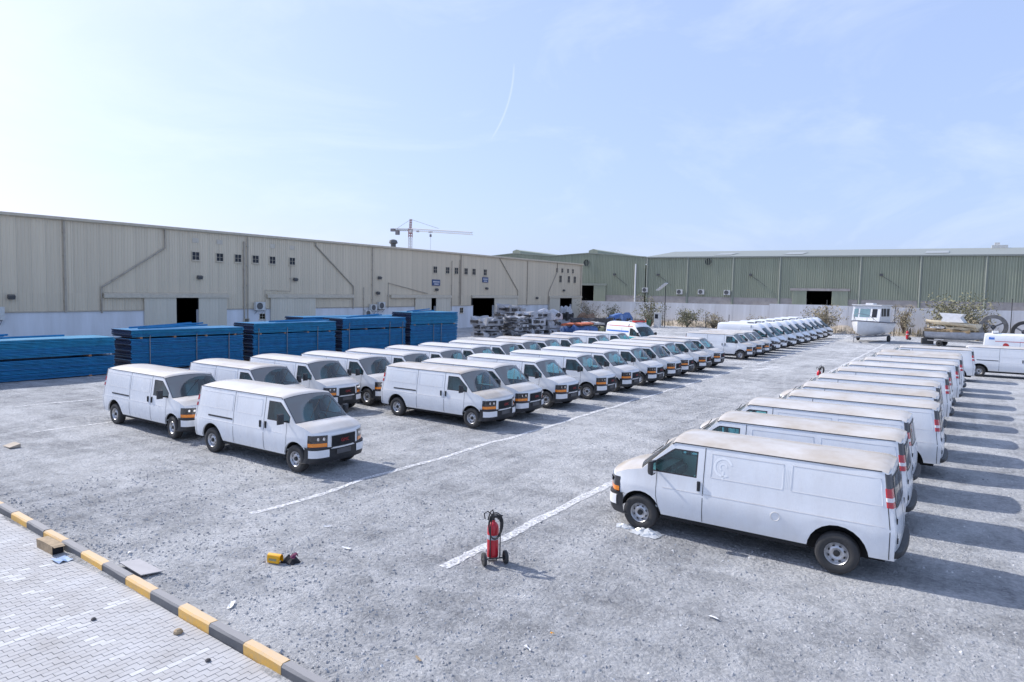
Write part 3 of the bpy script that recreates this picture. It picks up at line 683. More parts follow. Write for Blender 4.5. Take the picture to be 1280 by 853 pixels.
# loose stones lying on the gravel
mat('stone', (.33, .335, .345), .95, var=.45, scale=2.1)
mat('stone_pale', (.58, .58, .575), .95, var=.25, scale=2.1)
def stones(n, name, mname, smin, smax, area, seed, bias=1.0, soft=None):
    rnd = random.Random(seed); mb = MB(); v = mb.v; f = mb.f
    for _ in range(n):
        x = rnd.uniform(area[0], area[1]); y = area[2] + (area[3] - area[2]) * rnd.random() ** bias
        if y < kerb_y(x) + .28: continue
        if soft and rnd.random() > math.exp(-((x - soft[0]) / soft[2]) ** 2 - ((y - soft[1]) / soft[3]) ** 2) * (.55 + .45 * math.sin(x * 1.9 + 2 * math.sin(y * 1.3))): continue
        s_ = smin + (smax - smin) * rnd.random() ** 3; z = flatz(x, y) ; a = rnd.uniform(0, 6.28); o = len(v)
        ca, sa = math.cos(a), math.sin(a); fl = rnd.uniform(.45, .9)
        for px, py, pz in ((1, 0, -.1), (.1, .8, -.1), (-.9, .3, -.1), (-.3, -.8, -.1), (.45, -.1, .75), (-.3, .25, .85)):
            px *= rnd.uniform(.7, 1.1); py *= rnd.uniform(.7, 1.1)
            v.append((x + s_ * (px * ca - py * sa), y + s_ * (px * sa + py * ca), z + s_ * pz * fl))
        for t in ((0, 1, 4), (1, 5, 4), (1, 2, 5), (2, 3, 5), (3, 4, 5), (3, 0, 4)): f.append(tuple(i + o for i in t)); mb.m.append(0)
    o = mb.build(name, mname); tag(o, 'loose grey stones and chippings strewn over the yard' if mname == 'stone' else 'pale chippings strewn over the yard', 'gravel', kind='stuff')
stones(15000, 'loose_gravel', 'stone', .009, .045, (-19, 4, 5.4, 13), 1, 1.4)
stones(7000, 'loose_gravel', 'stone', .015, .042, (-28, 4, 12, 34), 2, 1.3)
stones(26000, 'coarse_gravel', 'stone', .009, .042, (-22, 0, 5.4, 13.0), 4, 1.3, (-10, 5.2, 6.5, 3.2))
stones(6000, 'pale_gravel', 'stone_pale', .008, .035, (-24, 4, 5.4, 30), 3, 1.5)

# lime lines on the gravel
def lime_mat():
    m, nt, b = nodes_of('lime_paint'); N = nt.nodes.new; L = nt.links.new
    tc = N('ShaderNodeTexCoord'); n = N('ShaderNodeTexNoise'); n.inputs['Scale'].default_value = 11; n.inputs['Detail'].default_value = 9; n.inputs['Roughness'].default_value = .75; L(tc.outputs['Object'], n.inputs['Vector'])
    r_ = N('ShaderNodeMapRange'); r_.inputs['From Min'].default_value = .35; r_.inputs['From Max'].default_value = .62; L(n.outputs['Fac'], r_.inputs['Value'])
    tr = N('ShaderNodeBsdfTransparent'); ms = N('ShaderNodeMixShader'); L(r_.outputs[0], ms.inputs[0]); L(tr.outputs[0], ms.inputs[1]); L(b.outputs[0], ms.inputs[2]); L(ms.outputs[0], nt.nodes['Material Output'].inputs[0])
    b.inputs['Base Color'].default_value = (.76, .76, .76, 1); b.inputs['Roughness'].default_value = .9
    bp = N('ShaderNodeBump'); bp.inputs['Strength'].default_value = .5; bp.inputs['Distance'].default_value = .02; L(n.outputs['Fac'], bp.inputs['Height']); L(bp.outputs[0], b.inputs['Normal'])
    MATS['lime_paint'] = m
lime_mat()
def lime(pts, w, seed):
    rnd = random.Random(seed); mb = MB(); rows = []
    for (x0, y0), (x1, y1) in zip(pts, pts[1:]):
        d = Vector((x1 - x0, y1 - y0)); n = max(2, int(d.length / .11)); d.normalize(); nn = Vector((-d.y, d.x))
        for i in range(n + 1):
            t = i / n; x = x0 + (x1 - x0) * t; y = y0 + (y1 - y0) * t; wob = .035 * math.sin(y * 1.1 + x) + .02 * math.sin(y * 3.1)
            hw = w / 2 * rnd.uniform(.7, 1.1); r_ = []
            for k in (-1, -.33, .33, 1):
                q = Vector((x, y)) + nn * (wob + hw * k); r_.append((q.x, q.y, flatz(q.x, q.y) + .012))
            rows.append(r_)
    mb.grid(rows); mb.build('painted_line', 'lime_paint', ground)
lime([(-13.17, 9.15), (-13.15, 30), (-13.25, 52)], .2, 1); lime([(-13.05, 54), (-13.1, 84), (-13.0, 112)], .3, 2)
lime([(-7.8, 9.5), (-7.72, 13.4), (-7.6, 40), (-7.4, 104)], .25, 3)
lime([(-26.5, 9.8), (-26.3, 12.6)], .15, 4); lime([(-32.5, 11.5), (-32.2, 16.5)], .15, 5); lime([(-14.0, 51.6), (-10.6, 53.4)], .5, 6); lime([(-12.2, 49.0), (-11.2, 53.0)], .5, 7)

# ------------------------------------------------------------------ kerb and paving
mat('kerb_yellow', (.72, .40, .06), .75, var=.18, scale=9, bump=.25, bscale=60, dirt=(.50, .42, .30), topdust_sun=(.55, .44, .33, .7), objvar=.1); mat('kerb_black', (.075, .08, .09), .75, var=.3, scale=6, bump=.25, bscale=60, dirt=(.2, .2, .2), topdust_sun=(.33, .32, .32, .7), objvar=.15)  # kerb tops paler: settled dust plus sunlight put into the colour
kerb = empty('kerb', (-12, kerb_y(-12), 0)); tag(kerb, kind='structure'); ka = math.atan(KS)
for i in range(-7, 17):
    x0 = -7.21 - .882 * i; x1 = x0 - .876; xm = (x0 + x1) / 2; ym = kerb_y(xm) + .078
    b_ = MB(); hw = .438; prof = [(-.078, -.2), (.078, -.2), (.078, .13), (.062, .15), (-.052, .15), (-.078, .122)]
    nseg = 4; rr = random.Random(i); rows = [[(-hw + 2 * hw * k / nseg, p[0] + rr.uniform(-.004, .004), p[1] + (rr.uniform(-.005, .004) if p[1] > 0 else 0)) for p in prof + prof[:1]] for k in range(nseg + 1)]
    b_.grid(rows); b_.add(rows[0][:-1], [tuple(range(6))]); b_.add(rows[-1][:-1], [tuple(range(6))])
    o = b_.build('kerb_block', 'kerb_yellow' if i % 2 == 0 else 'kerb_black', kerb, 25, 1e-5)
    o.location = (xm + 12, ym - kerb_y(-12), rr.uniform(-.006, .006)); o.rotation_euler = (0, rr.uniform(-.004, .004), ka + rr.uniform(-.005, .005))
mat('paver', (.42, .42, .425), .9, var=.16, scale=1.4, bump=.3, bscale=90, dirt=(.33, .31, .29)); mat('paver_white', (.52, .52, .52), .85, var=.15, scale=3); mat('joint_sand', (.38, .378, .375), .95, var=.2)
pb = MB(); pb.b2(-40, 3, -12, 0, -.06, -.03)
pv = MB(); rnd = random.Random(5)
pb_rows = [[(x, y, -.022) for y in (-14.0, kerb_y(x) + .02)] for x in (-45, -20, 4)]
pbm = MB(); pbm.grid(pb_rows); pave = pbm.build('pavement', 'joint_sand'); tag(pave, kind='structure')
L_, W_ = .10, .20
for i in range(196):
    for j in range(18):
        x = -22.6 + i * L_; off = .01 + .1 + j * W_ - (.1 if i % 2 and j else 0); y = kerb_y(x) - off
        if y < 2.2 or x > -3.2: continue
        # the frame's lower left corner only; skip what the camera cannot see
        if (x + 18.2) * .25 + 0 > 99: continue
        white = False
        for lx in (-15.54, -13.6, -11.05, -8.6):
            if abs(x - lx) < .055 and rnd.random() < .8: white = True
        if j in (5,) and rnd.random() < .35: white = True
        if rnd.random() < .012: white = not white
        c, s_ = math.cos(ka), math.sin(ka); z1 = rnd.uniform(-.003, .001); hx, hy = L_ / 2 - .0015, W_ / 2 - .0015; bv = .0035
        P0 = lambda a, b, z: (x + a * c - b * s_, y + a * s_ + b * c, z)
        vs = [P0(-hx, -hy, -.03), P0(hx, -hy, -.03), P0(hx, hy, -.03), P0(-hx, hy, -.03), P0(-hx + bv, -hy + bv, z1), P0(hx - bv, -hy + bv, z1), P0(hx - bv, hy - bv, z1), P0(-hx + bv, hy - bv, z1)]
        pv.add(vs, [(4, 5, 6, 7), (0, 1, 5, 4), (1, 2, 6, 5), (2, 3, 7, 6), (3, 0, 4, 7)], 1 if white else 0)
po = pv.build('paving_block', ['paver', 'paver_white'], pave); po['kind'] = 'stuff'

# ------------------------------------------------------------------ tan warehouse (faces +X, gutter falls towards the near end)
TX = -61.0; K = .0085
def tz(z, y): return z + K * (y - 42)
mat('tan_cladding', (.66, .565, .42), .55, var=.1, scale=1.2, streak=True, objvar=.045, dirt=(.56, .48, .37)); mat('tan_trim', (.57, .50, .39), .55, var=.12); mat('tan_door', (.63, .57, .46), .55, var=.08, scale=1.5, streak=True, objvar=.04)
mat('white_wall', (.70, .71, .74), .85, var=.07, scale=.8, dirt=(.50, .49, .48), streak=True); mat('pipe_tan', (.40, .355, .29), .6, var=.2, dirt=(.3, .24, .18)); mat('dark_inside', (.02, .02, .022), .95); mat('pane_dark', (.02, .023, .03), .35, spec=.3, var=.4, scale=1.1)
mat('frame_white', (.5, .5, .5), .6); mat('sign_blue', (.06, .09, .19), .5); mat('sign_white', (.45, .46, .5), .5); mat('plaque', (.56, .50, .41), .7); mat('ac_white', (.62, .62, .60), .5, var=.1, dirt=(.4, .38, .35)); mat('lamp_grey', (.10, .10, .10), .5); mat('roof_tan', (.46, .44, .40), .6)
OPEN = [(34.58, 36.79), (70.74, 71.75), (80.4, 85.75), (106.3, 110.8)]
Y0, Y1 = 2.0, 115.0
tw = empty('warehouse', (TX, Y0, 0)); tag(tw, 'long tan ribbed metal warehouse with white lower wall and sliding doors', 'warehouse')
def tb(name, mats, mb, parent=None, smooth=None):     # build in world axes under the warehouse or one of its parts
    o = mb.build(name, mats, parent or tw, smooth)
    if parent is None: o.location = (-TX, -Y0, 0)
    return o
def rib_panel(w, h, nrib, dep, rw):
    """ribbed sheet: local y along the wall, x out of it, z up from 0 to h"""
    prof = []; n = nrib
    for i in range(n):
        c = (i + .5) * w / n
        prof += [(c - rw, 0), (c - rw * .55, dep), (c + rw * .55, dep), (c + rw, 0)]
    prof = [(0.004, 0)] + prof + [(w - .004, 0)]
    mb = MB(); mb.grid([[(x, y, z) for y, x in prof] for z in (0, h)]); return mb.mesh('cladding_panel', 'tan_cladding')
PW = 1.0
up_me = rib_panel(PW, 1.0, 4, .035, .045)
y = Y0
while y < Y1 - .01:
    z0, z1 = tz(4.62, y), tz(10.62, y); o = link('cladding_panel', up_me, tw, (random.uniform(0, .006), y - Y0, z0)); o.scale = (1, 1, z1 - z0)
    ym = y + PW / 2
    if not any(a - .5 < ym < b + .5 for a, b in OPEN):
        zl = tz(3.15, y); o = link('cladding_panel', up_me, tw, (random.uniform(0, .004) + .004, y - Y0, zl)); o.scale = (1, 1, z0 - zl + .05)
    y += PW
def wall_runs():
    a = Y0
    for o0, o1 in OPEN: yield a, o0; a = o1
    yield a, Y1
lw = MB()
for a, b in wall_runs():
    lw.add([(TX - .25, a, -.2), (TX - .25, b, -.2), (TX - .25, b, tz(3.17, b)), (TX - .25, a, tz(3.17, a)), (TX + .06, a, -.2), (TX + .06, b, -.2), (TX + .06, b, tz(3.17, b)), (TX + .06, a, tz(3.17, a))],
           [(4, 5, 6, 7), (0, 3, 2, 1), (0, 4, 7, 3), (1, 2, 6, 5), (7, 6, 2, 3)])
tb('lower_wall', 'white_wall', lw)
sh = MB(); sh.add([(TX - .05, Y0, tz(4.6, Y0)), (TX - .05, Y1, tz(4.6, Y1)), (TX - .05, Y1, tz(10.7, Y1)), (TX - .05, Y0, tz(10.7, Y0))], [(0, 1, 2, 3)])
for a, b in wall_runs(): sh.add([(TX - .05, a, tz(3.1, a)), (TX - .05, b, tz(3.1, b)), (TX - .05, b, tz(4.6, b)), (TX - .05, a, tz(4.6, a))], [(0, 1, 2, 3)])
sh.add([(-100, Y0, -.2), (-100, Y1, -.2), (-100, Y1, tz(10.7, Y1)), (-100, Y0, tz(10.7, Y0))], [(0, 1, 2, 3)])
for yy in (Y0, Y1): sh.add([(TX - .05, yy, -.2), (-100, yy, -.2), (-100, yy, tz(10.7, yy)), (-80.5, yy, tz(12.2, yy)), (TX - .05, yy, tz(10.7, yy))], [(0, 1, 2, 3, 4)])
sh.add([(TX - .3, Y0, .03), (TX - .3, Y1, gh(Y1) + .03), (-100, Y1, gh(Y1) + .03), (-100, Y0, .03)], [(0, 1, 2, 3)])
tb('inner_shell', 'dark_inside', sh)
rf = MB()
for xa, za, xb, zb_ in ((TX + .25, 10.72, -80.5, 12.3), (-80.5, 12.3, -100.3, 10.72)):
    rf.add([(xa, Y0 - .2, tz(za, Y0)), (xa, Y1 + .2, tz(za, Y1)), (xb, Y1 + .2, tz(zb_, Y1)), (xb, Y0 - .2, tz(zb_, Y0))], [(0, 1, 2, 3)])
rfo = tb('roof', 'roof_tan', rf)
gt = MB(); n = 24
gt.grid([[(TX + dx, Y0 + (Y1 - Y0) * i / n, tz(z, Y0 + (Y1 - Y0) * i / n)) for dx, z in ((.05, 10.58), (.10, 10.55), (.30, 10.60), (.34, 10.80), (.30, 10.82), (.26, 10.74))] for i in range(n + 1)]); tb('gutter', 'tan_trim', gt)
fl = MB()
for a, b in wall_runs():
    if b - a > 1: fl.add([(TX + d, yy, tz(z, yy)) for yy in (a, b) for d, z in ((.06, 3.12), (.14, 3.13), (.14, 3.17), (.045, 3.21))], [(0, 1, 5, 4), (1, 2, 6, 5), (2, 3, 7, 6)])
tb('flashing', 'pipe_tan', fl)
# sliding doors on outside tracks
rails = [(28.2, 39.9), (44.4, 56.5), (62.8, 75.0), (79.9, 92.4), (102.4, 114.6)]
for a, b in rails:
    mb = MB(); mb.add([(TX + d, yy, tz(z, yy)) for yy in (a, b) for d, z in ((.05, 4.30), (.34, 4.30), (.34, 4.62), (.05, 4.72))], [(0, 1, 5, 4), (1, 2, 6, 5), (2, 3, 7, 6), (0, 3, 2, 1), (4, 5, 6, 7)]); tb('door_track', 'tan_trim', mb)
leaf_me = rib_panel(1.0, 1.0, 3, .03, .05); leaf_me.materials.clear(); leaf_me.materials.append(MATS['tan_door'])
for a, b in [(31.63, 34.58), (36.79, 39.74), (44.85, 50.78), (67.48, 70.74), (71.75, 74.9), (85.75, 92.3), (102.6, 106.3), (110.8, 114.3)]:
    zb_ = gh(a) + .08; zt_ = tz(4.32, a); d = MB(); d.b2(TX + .15, TX + .20, a, b, zb_, zt_); do = tb('sliding_door', 'tan_door', d)
    n = max(2, round((b - a) / .98)); w = (b - a) / n
    for i in range(n):
        o = link('door_panel', leaf_me, do, (TX + .203, a + i * w, zb_)); o.scale = (1, w, zt_ - zb_)
# windows
def tan_window(yc, zc, w, h):
    zc = tz(zc, yc); f = MB(); t = .045
    for y0, y1, z0, z1 in ((yc - w / 2, yc + w / 2, zc - h / 2, zc - h / 2 + t), (yc - w / 2, yc + w / 2, zc + h / 2 - t, zc + h / 2), (yc - w / 2, yc - w / 2 + t, zc - h / 2 + t, zc + h / 2 - t), (yc + w / 2 - t, yc + w / 2, zc - h / 2 + t, zc + h / 2 - t), (yc - .012, yc + .012, zc - h / 2 + t, zc + h / 2 - t), (yc - w / 2 + t, yc - .014, zc - .012, zc + .012), (yc + .014, yc + w / 2 - t, zc - .012, zc + .012)):
        f.b2(TX + .02, TX + .10, y0, y1, z0, z1)
    s_ = f; s_.b2(TX + .02, TX + .16, yc - w / 2 - .06, yc + w / 2 + .06, zc - h / 2 - .06, zc - h / 2 - .002)
    fo = tb('window', 'tan_trim', f)
    for sy in (-1, 1):
        for szz in (-1, 1):
            p = MB(); p.b2(TX + .045, TX + .06, min(yc + sy * .013, yc + sy * (w / 2 - t)), max(yc + sy * .013, yc + sy * (w / 2 - t)), min(zc + szz * .013, zc + szz * (h / 2 - t)), max(zc + szz * .013, zc + szz * (h / 2 - t))); p.build('pane', 'pane_dark', fo)
for yc in (36.6, 39.1, 41.1, 43.13, 45.17, 47.7): tan_window(yc, 8.27, .78, .82)
for yc in (71.6, 74.28, 76.28, 78.53, 80.48, 83.31): tan_window(yc, 8.2, .85, .95)
for yc in (106.5, 109.6, 111.9): tan_window(yc, 7.75, .9, 1.25)
for yc in (105.2, 107.1, 109.2, 111.1): tan_window(yc, 9.3, .7, .8)
tan_window(42.0, 1.9, .7, .55); tan_window(43.9, 2.35, .7, .6); tan_window(70.2 + 7.4, 2.5, .8, .8)
for yc in (36.6, 39.1, 45.2, 47.7):
    p = MB(); zc = tz(9.75, yc); p.b2(TX + .04, TX + .055, yc - .32, yc + .32, zc - .22, zc + .22); tb('plaque', 'plaque', p)
# rain pipes
def pipe(pts, r=.07):
    mb = MB(); pts = [(TX + .14, y_, tz(z, y_)) for y_, z in pts]; mb.tube(pts, r * .8, 7)
    for a, b in zip(pts, pts[1:]):
        n = int((Vector(b) - Vector(a)).length / 1.8)
        for i in range(n):
            q = Vector(a) + (Vector(b) - Vector(a)) * (i + .5) / n; mb.box(q + Vector((-.04, 0, 0)), (.12, .22, .05))
    tb('rain_pipe', 'pipe_tan', mb, smooth=60)
pipe([(25.3, 10.5), (25.3, 3.1)], .1); pipe([(33.6, 10.5), (33.6, 8.85), (28.08, 5.2), (28.08, 3.0)], .09); pipe([(42.15, 10.5), (42.15, .6)], .06); pipe([(41.75, 10.0), (41.75, .6)], .09); pipe([(50.8, 10.5), (50.8, 10.2), (56.5, 5.7), (56.5, 3.0)], .09); pipe([(59.65, 10.5), (59.65, 3.2)])
pipe([(47.45, 7.8), (47.45, 5.0), (44.2, 5.1), (44.2, 1.5)], .035); pipe([(62.4, 3), (62.4, 6.2), (70, 4.9)], .06); pipe([(75.2, 9.6), (75.2, 2.5)], .06); pipe([(77.3, 10.5), (77.3, 3.3)], .07); pipe([(77.0, 9.8), (77.0, 3.3)], .06)
pipe([(87.07, 10.5), (92.4, 5.5), (92.4, 2)], .09); pipe([(95.3, 10.5), (95.3, 3)]); pipe([(105.2, 10.5), (105.2, 9.0), (102.3, 5.3), (102.3, 2)], .08); pipe([(114.3, 10.5), (114.3, 4.5)]); pipe([(58.2, 5.6), (58.2, 2.8), (61.5, 2.8)], .06)
# signs, lamps, air conditioners
for yc, zc, w, h in ((71.8, 6.42, 1.7, .85), (83.35, 7.06, 1.5, .8)):
    zc = tz(zc, yc); s_ = MB(); s_.b2(TX + .04, TX + .12, yc - w / 2, yc + w / 2, zc - h / 2, zc + h / 2); so_ = tb('sign_board', 'sign_blue', s_)
    s_ = MB(); s_.b2(TX + .121, TX + .126, yc - w * .4, yc + w * .4, zc + .02, zc + .2); s_.b2(TX + .121, TX + .126, yc - w * .25, yc + w * .3, zc - h * .35, zc - .12); s_.build('lettering', 'sign_white', so_)
for yc, zc in ((36.9, 6.25), (48.0, 6.3), (60.8, 6.8), (71.8, 5.45), (83.6, 5.75), (107.6, 5.7), (98.3, 4.3), (60.5, 4.9), (21.5, 3.95 + .4)):
    zc = tz(zc, yc); l = MB(); l.box((TX + .25, yc, zc), (.28, .46, .3), rot=Matrix.Rotation(R(25), 3, 'Y')); l.tube([(TX + .05, yc, zc), (TX + .2, yc, zc)], .04, 5); tb('wall_lamp', 'lamp_grey', l)
def ac_unit(base_x, yc, zc, w, h, parent_fn, out=1, along='Y'):
    """split unit: case, round fan grille, bracket"""
    c = MB(); d = .36
    if along == 'Y': c.b2(base_x + .15, base_x + .15 + d, yc - w / 2, yc + w / 2, zc - h / 2, zc + h / 2)
    else: c.b2(yc - w / 2, yc + w / 2, base_x - .15 - d, base_x - .15, zc - h / 2, zc + h / 2)
    co = parent_fn('air_conditioner', 'ac_white', c)
    f = MB(); n = 16
    if along == 'Y': f.lathe([(.001, .004), (h * .36, .004), (h * .36, .02), (h * .42, .02), (h * .42, 0)], n, 'X', (base_x + .15 + d, yc - w * .08, zc))
    else: f.lathe([(.001, -.004), (h * .36, -.004), (h * .36, -.02), (h * .42, -.02), (h * .42, 0)], n, 'Y', (yc - w * .08, base_x - .15 - d, zc))
    f.build('fan_grille', 'lamp_grey', co)
    k = MB()
    for s_ in (-.35, .35):
        if along == 'Y': k.b2(base_x, base_x + .55, yc + s_ * w - .02, yc + s_ * w + .02, zc - h / 2 - .05, zc - h / 2 - .004); k.tube([(base_x + .02, yc + s_ * w, zc - h / 2 - .45), (base_x + .5, yc + s_ * w, zc - h / 2 - .05)], .02, 4)
        else: k.b2(yc + s_ * w - .02, yc + s_ * w + .02, base_x - .55, base_x, zc - h / 2 - .05, zc - h / 2 - .004); k.tube([(yc + s_ * w, base_x - .02, zc - h / 2 - .45), (yc + s_ * w, base_x - .5, zc - h / 2 - .05)], .02, 4)
    k.build('bracket', 'lamp_grey', co)
ac_unit(TX, 43.4, tz(3.45, 43), 1.15, .85, tb); ac_unit(TX, 20.3, tz(3.1, 21), 1.3, 1.0, tb); ac_unit(TX, 59.6, tz(3.1, 60), 1.0, .8, tb); ac_unit(TX, 61.0, tz(3.35, 60), 1.1, .9, tb); ac_unit(TX, 58.7, tz(2.4, 60), 1.0, .8, tb)
vt = MB(); yc = 66.5; zc = tz(11.2, yc); vt.lathe([(.35, 0), (.35, .35), (.6, .5), (.5, .85), (.2, .98), (.001, 1.0)], 14, 'Z', (TX - 3, yc, zc - .1)); vt.build('roof_vent', 'lamp_grey', rfo, 40)

# ------------------------------------------------------------------ green warehouses and the yard wall at the back
mat('green_cladding', (.335, .355, .265), .5, var=.09, scale=1.0, streak=True, objvar=.05); mat('green_trim', (.27, .29, .24), .5, var=.12); mat('green_roof', (.25, .265, .235), .5, var=.08); mat('block_band', (.39, .355, .33), .9, var=.15, scale=1.2, dirt=(.25, .22, .2)); mat('skylight', (.33, .34, .32), .4)
GY = 135.0
gw = empty('warehouse', (-56, GY, 0)); tag(gw, 'long green ribbed warehouse behind the white yard wall at the right', 'warehouse')
def gb_(name, mats, mb, parent=None, smooth=None):
    o = mb.build(name, mats, parent or gw, smooth)
    if parent is None: o.location = (56, -GY, 0)
    return o
def gz2(z, x): return z - .0075 * (x + 25)
def rib_y(w, nrib, dep, rw, mname):
    prof = []
    for i in range(nrib):
        c = (i + .5) * w / nrib; prof += [(c - rw, 0), (c - rw * .5, -dep), (c + rw * .5, -dep), (c + rw, 0)]
    prof = [(.01, 0)] + prof + [(w - .01, 0)]; mb = MB(); mb.grid([[(x, y_, z) for x, y_ in prof] for z in (0, 1)]); return mb.mesh('cladding_panel', mname)
gp = rib_y(1.5, 4, .13, .11, 'green_cladding')
GO = (-24.3, -20.0)
x = -56.0
while x < 70:
    z0 = 7.2 if GO[0] - 1.2 < x + .75 < GO[1] + 1.2 else 5.65
    o = link('cladding_panel', gp, gw, (x + 56, random.uniform(-.01, .01), z0)); o.scale = (1, 1, gz2(13.6, x) - z0); x += 1.5
bd = MB(); bd.b2(-56, GO[0], GY - .06, GY + .2, 0, 5.7); bd.b2(GO[1], 71, GY - .06, GY + .2, 0, 5.7); gb_('block_wall', 'block_band', bd)
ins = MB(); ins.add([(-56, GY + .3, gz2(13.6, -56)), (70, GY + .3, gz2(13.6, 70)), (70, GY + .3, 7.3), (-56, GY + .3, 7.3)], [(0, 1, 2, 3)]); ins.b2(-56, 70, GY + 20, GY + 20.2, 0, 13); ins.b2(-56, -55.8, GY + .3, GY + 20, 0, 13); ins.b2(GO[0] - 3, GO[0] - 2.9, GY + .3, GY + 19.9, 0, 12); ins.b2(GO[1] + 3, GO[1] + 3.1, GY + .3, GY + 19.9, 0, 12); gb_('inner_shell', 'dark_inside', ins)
rfm = MB(); rfm.add([(-56.4, GY - .35, gz2(13.65, -56)), (71, GY - .35, gz2(13.65, 71)), (71, 152, gz2(15.9, 71)), (-56.4, 152, gz2(15.9, -56)), (71, 172, gz2(13.4, 71)), (-56.4, 172, gz2(13.4, -56))], [(0, 1, 2, 3), (3, 2, 4, 5)]); rfm.add([(-56.4, GY - .35, gz2(13.65, -56)), (71, GY - .35, gz2(13.65, 71)), (71, GY - .35, gz2(13.38, 71)), (-56.4, GY - .35, gz2(13.38, -56))], [(0, 1, 2, 3)]); gro = gb_('roof', 'green_roof', rfm)
for xs_ in (-43, -29.5, -6): 
    sk = MB(); sk.add([(xs_, 138, gz2(14.14, xs_)), (xs_ + 3.5, 138, gz2(14.14, xs_)), (xs_ + 3.5, 144, gz2(14.93, xs_)), (xs_, 144, gz2(14.93, xs_))], [(0, 1, 2, 3)]); sk.build('skylight', 'skylight', gro)
for xc in (-56.0, -47.2, -38, -29.2, -15.5, -6.3, 2.9, 12, 21): 
    p = MB(); p.tube([(xc, GY - .22, 1), (xc, GY - .22, gz2(13.4, xc))], .13, 6); p.b2(xc - .25, xc + .25, GY - .14, GY - .08, 1, gz2(13.3, xc)); gb_('rain_pipe', 'green_trim', p)
tk = MB(); tk.b2(-27.2, -17.0, GY - .4, GY - .1, 7.15, 7.6); gb_('door_track', 'block_band', tk)
lp = rib_y(1.0, 4, .05, .07, 'green_cladding')
for a, b in ((-26.8, -24.3), (-20.0, -17.3)):
    d = MB(); d.b2(a, b, GY - .28, GY - .22, .3, 7.2); do = gb_('sliding_door', 'green_trim', d)
    for i in range(3): o = link('door_panel', lp, do, (a + i * (b - a) / 3, GY - .285, .3)); o.scale = ((b - a) / 3, 1, 6.9)
for xc, zc in ((-56.3, 6.9), (-48.7, 6.6), (-44.2, 6.65), (-39.0, 6.6)): ac_unit(GY, xc, zc, 1.25, 1.0, gb_, along='X')
for xc in (-53.5, -34.6, -12.2, 12): 
    l = MB(); l.box((xc, GY - .4, 10.1), (.5, .4, .4)); l.tube([(xc, GY - .35, 10), (xc + 1.6, GY - .1, 8.9), (xc + 3.0, GY - .1, 7.8)], .035, 4); gb_('wall_lamp', 'lamp_grey', l)
def fan(x, z, r, fn):
    f = MB(); f.lathe([(r, 0), (r, -.25), (r * .9, -.25), (r * .88, -.05), (.001, -.05)], 16, 'Y', (x, GY - .05, z), mats=[0, 0, 1, 1]); fn('exhaust_fan', ['green_trim', 'dark_inside'], f)
fan(-43.0, 12.75, .75, gb_)
cn = MB(); cn.b2(3.8, 6.2, 151, 153, 15.4, 16.1); cn.b2(4.2, 5.0, 151.5, 152.5, 16.1, 16.6); cn.build('roof_unit', 'ac_white', gro)
g2 = empty('warehouse', (-80, GY, 0)); tag(g2, 'green gabled warehouse with ridge vents showing past the tan one', 'warehouse')
def gb2(name, mats, mb, parent=None, smooth=None):
    o = mb.build(name, mats, parent or g2, smooth)
    if parent is None: o.location = (80, -GY, 0)
    return o
ROOFP = [(-112, 13.6), (-90, 15.3), (-80, 14.5), (-70, 15.0), (-56.6, 13.95)]
x = -112.0
while x < -57.2:
    z0 = 7.9 if -72.3 < x + .75 < -67.6 else 5.65
    o = link('cladding_panel', gp, g2, (x + 80, .02 + random.uniform(-.01, .01), z0)); o.scale = (1, 1, min(lerp(ROOFP, x), lerp(ROOFP, x + 1.5)) - z0 + .02); x += 1.5
bd = MB(); bd.b2(-112, -71.7, GY - .04, GY + .2, 0, 5.7); bd.b2(-68.5, -56.7, GY - .04, GY + .2, 0, 5.7); gb2('block_wall', 'block_band', bd)
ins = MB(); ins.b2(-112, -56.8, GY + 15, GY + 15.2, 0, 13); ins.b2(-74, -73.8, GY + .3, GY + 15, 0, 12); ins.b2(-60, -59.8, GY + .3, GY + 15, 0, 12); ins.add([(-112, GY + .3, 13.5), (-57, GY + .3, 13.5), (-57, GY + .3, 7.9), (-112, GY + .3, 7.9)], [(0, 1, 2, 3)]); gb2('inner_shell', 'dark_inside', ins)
r2 = MB()
for (xa, za), (xb, zb_) in zip(ROOFP, ROOFP[1:]): r2.add([(xa, GY - .2, za + .05), (xb, GY - .2, zb_ + .05), (xb, GY + 45, zb_ + .05), (xa, GY + 45, za + .05), (xa, GY - .2, za - .15), (xb, GY - .2, zb_ - .15)], [(0, 1, 2, 3), (0, 4, 5, 1)])
r2o = gb2('roof', 'green_trim', r2)
for xc, zc in ((-69.0, 14.9), (-89.5, 15.2)): m_ = MB(); m_.prism([(xc - 1.1, zc), (xc - 1.1, zc + .6), (xc, zc + .95), (xc + 1.1, zc + .6), (xc + 1.1, zc)], 'Y', GY - .1, GY + 44); m_.build('ridge_vent', 'green_cladding', r2o)
tk = MB(); tk.b2(-72.2, -65.3, GY - .4, GY - .1, 7.75, 8.2); gb2('door_track', 'green_trim', tk)
d = MB(); d.b2(-68.5, -65.6, GY - .28, GY - .22, .3, 7.8); do = gb2('sliding_door', 'green_trim', d)
for i in range(3): o = link('door_panel', lp, do, (-68.5 + i * .966, GY - .285, .3)); o.scale = (.966, 1, 7.5)
fan(-70.5, 12.8, .8, gb2)
wp = MB(); wp.tube([(-58.6, GY - .3, .5), (-58.6, GY - .3, 12.4)], .16, 6); gb2('rain_pipe', 'white_wall', wp)
l = MB(); l.box((-63.5, GY - .4, 10.2), (.5, .4, .4)); l.tube([(-63.5, GY - .35, 10), (-60.5, GY - .1, 7.8)], .035, 4); gb2('wall_lamp', 'lamp_grey', l)
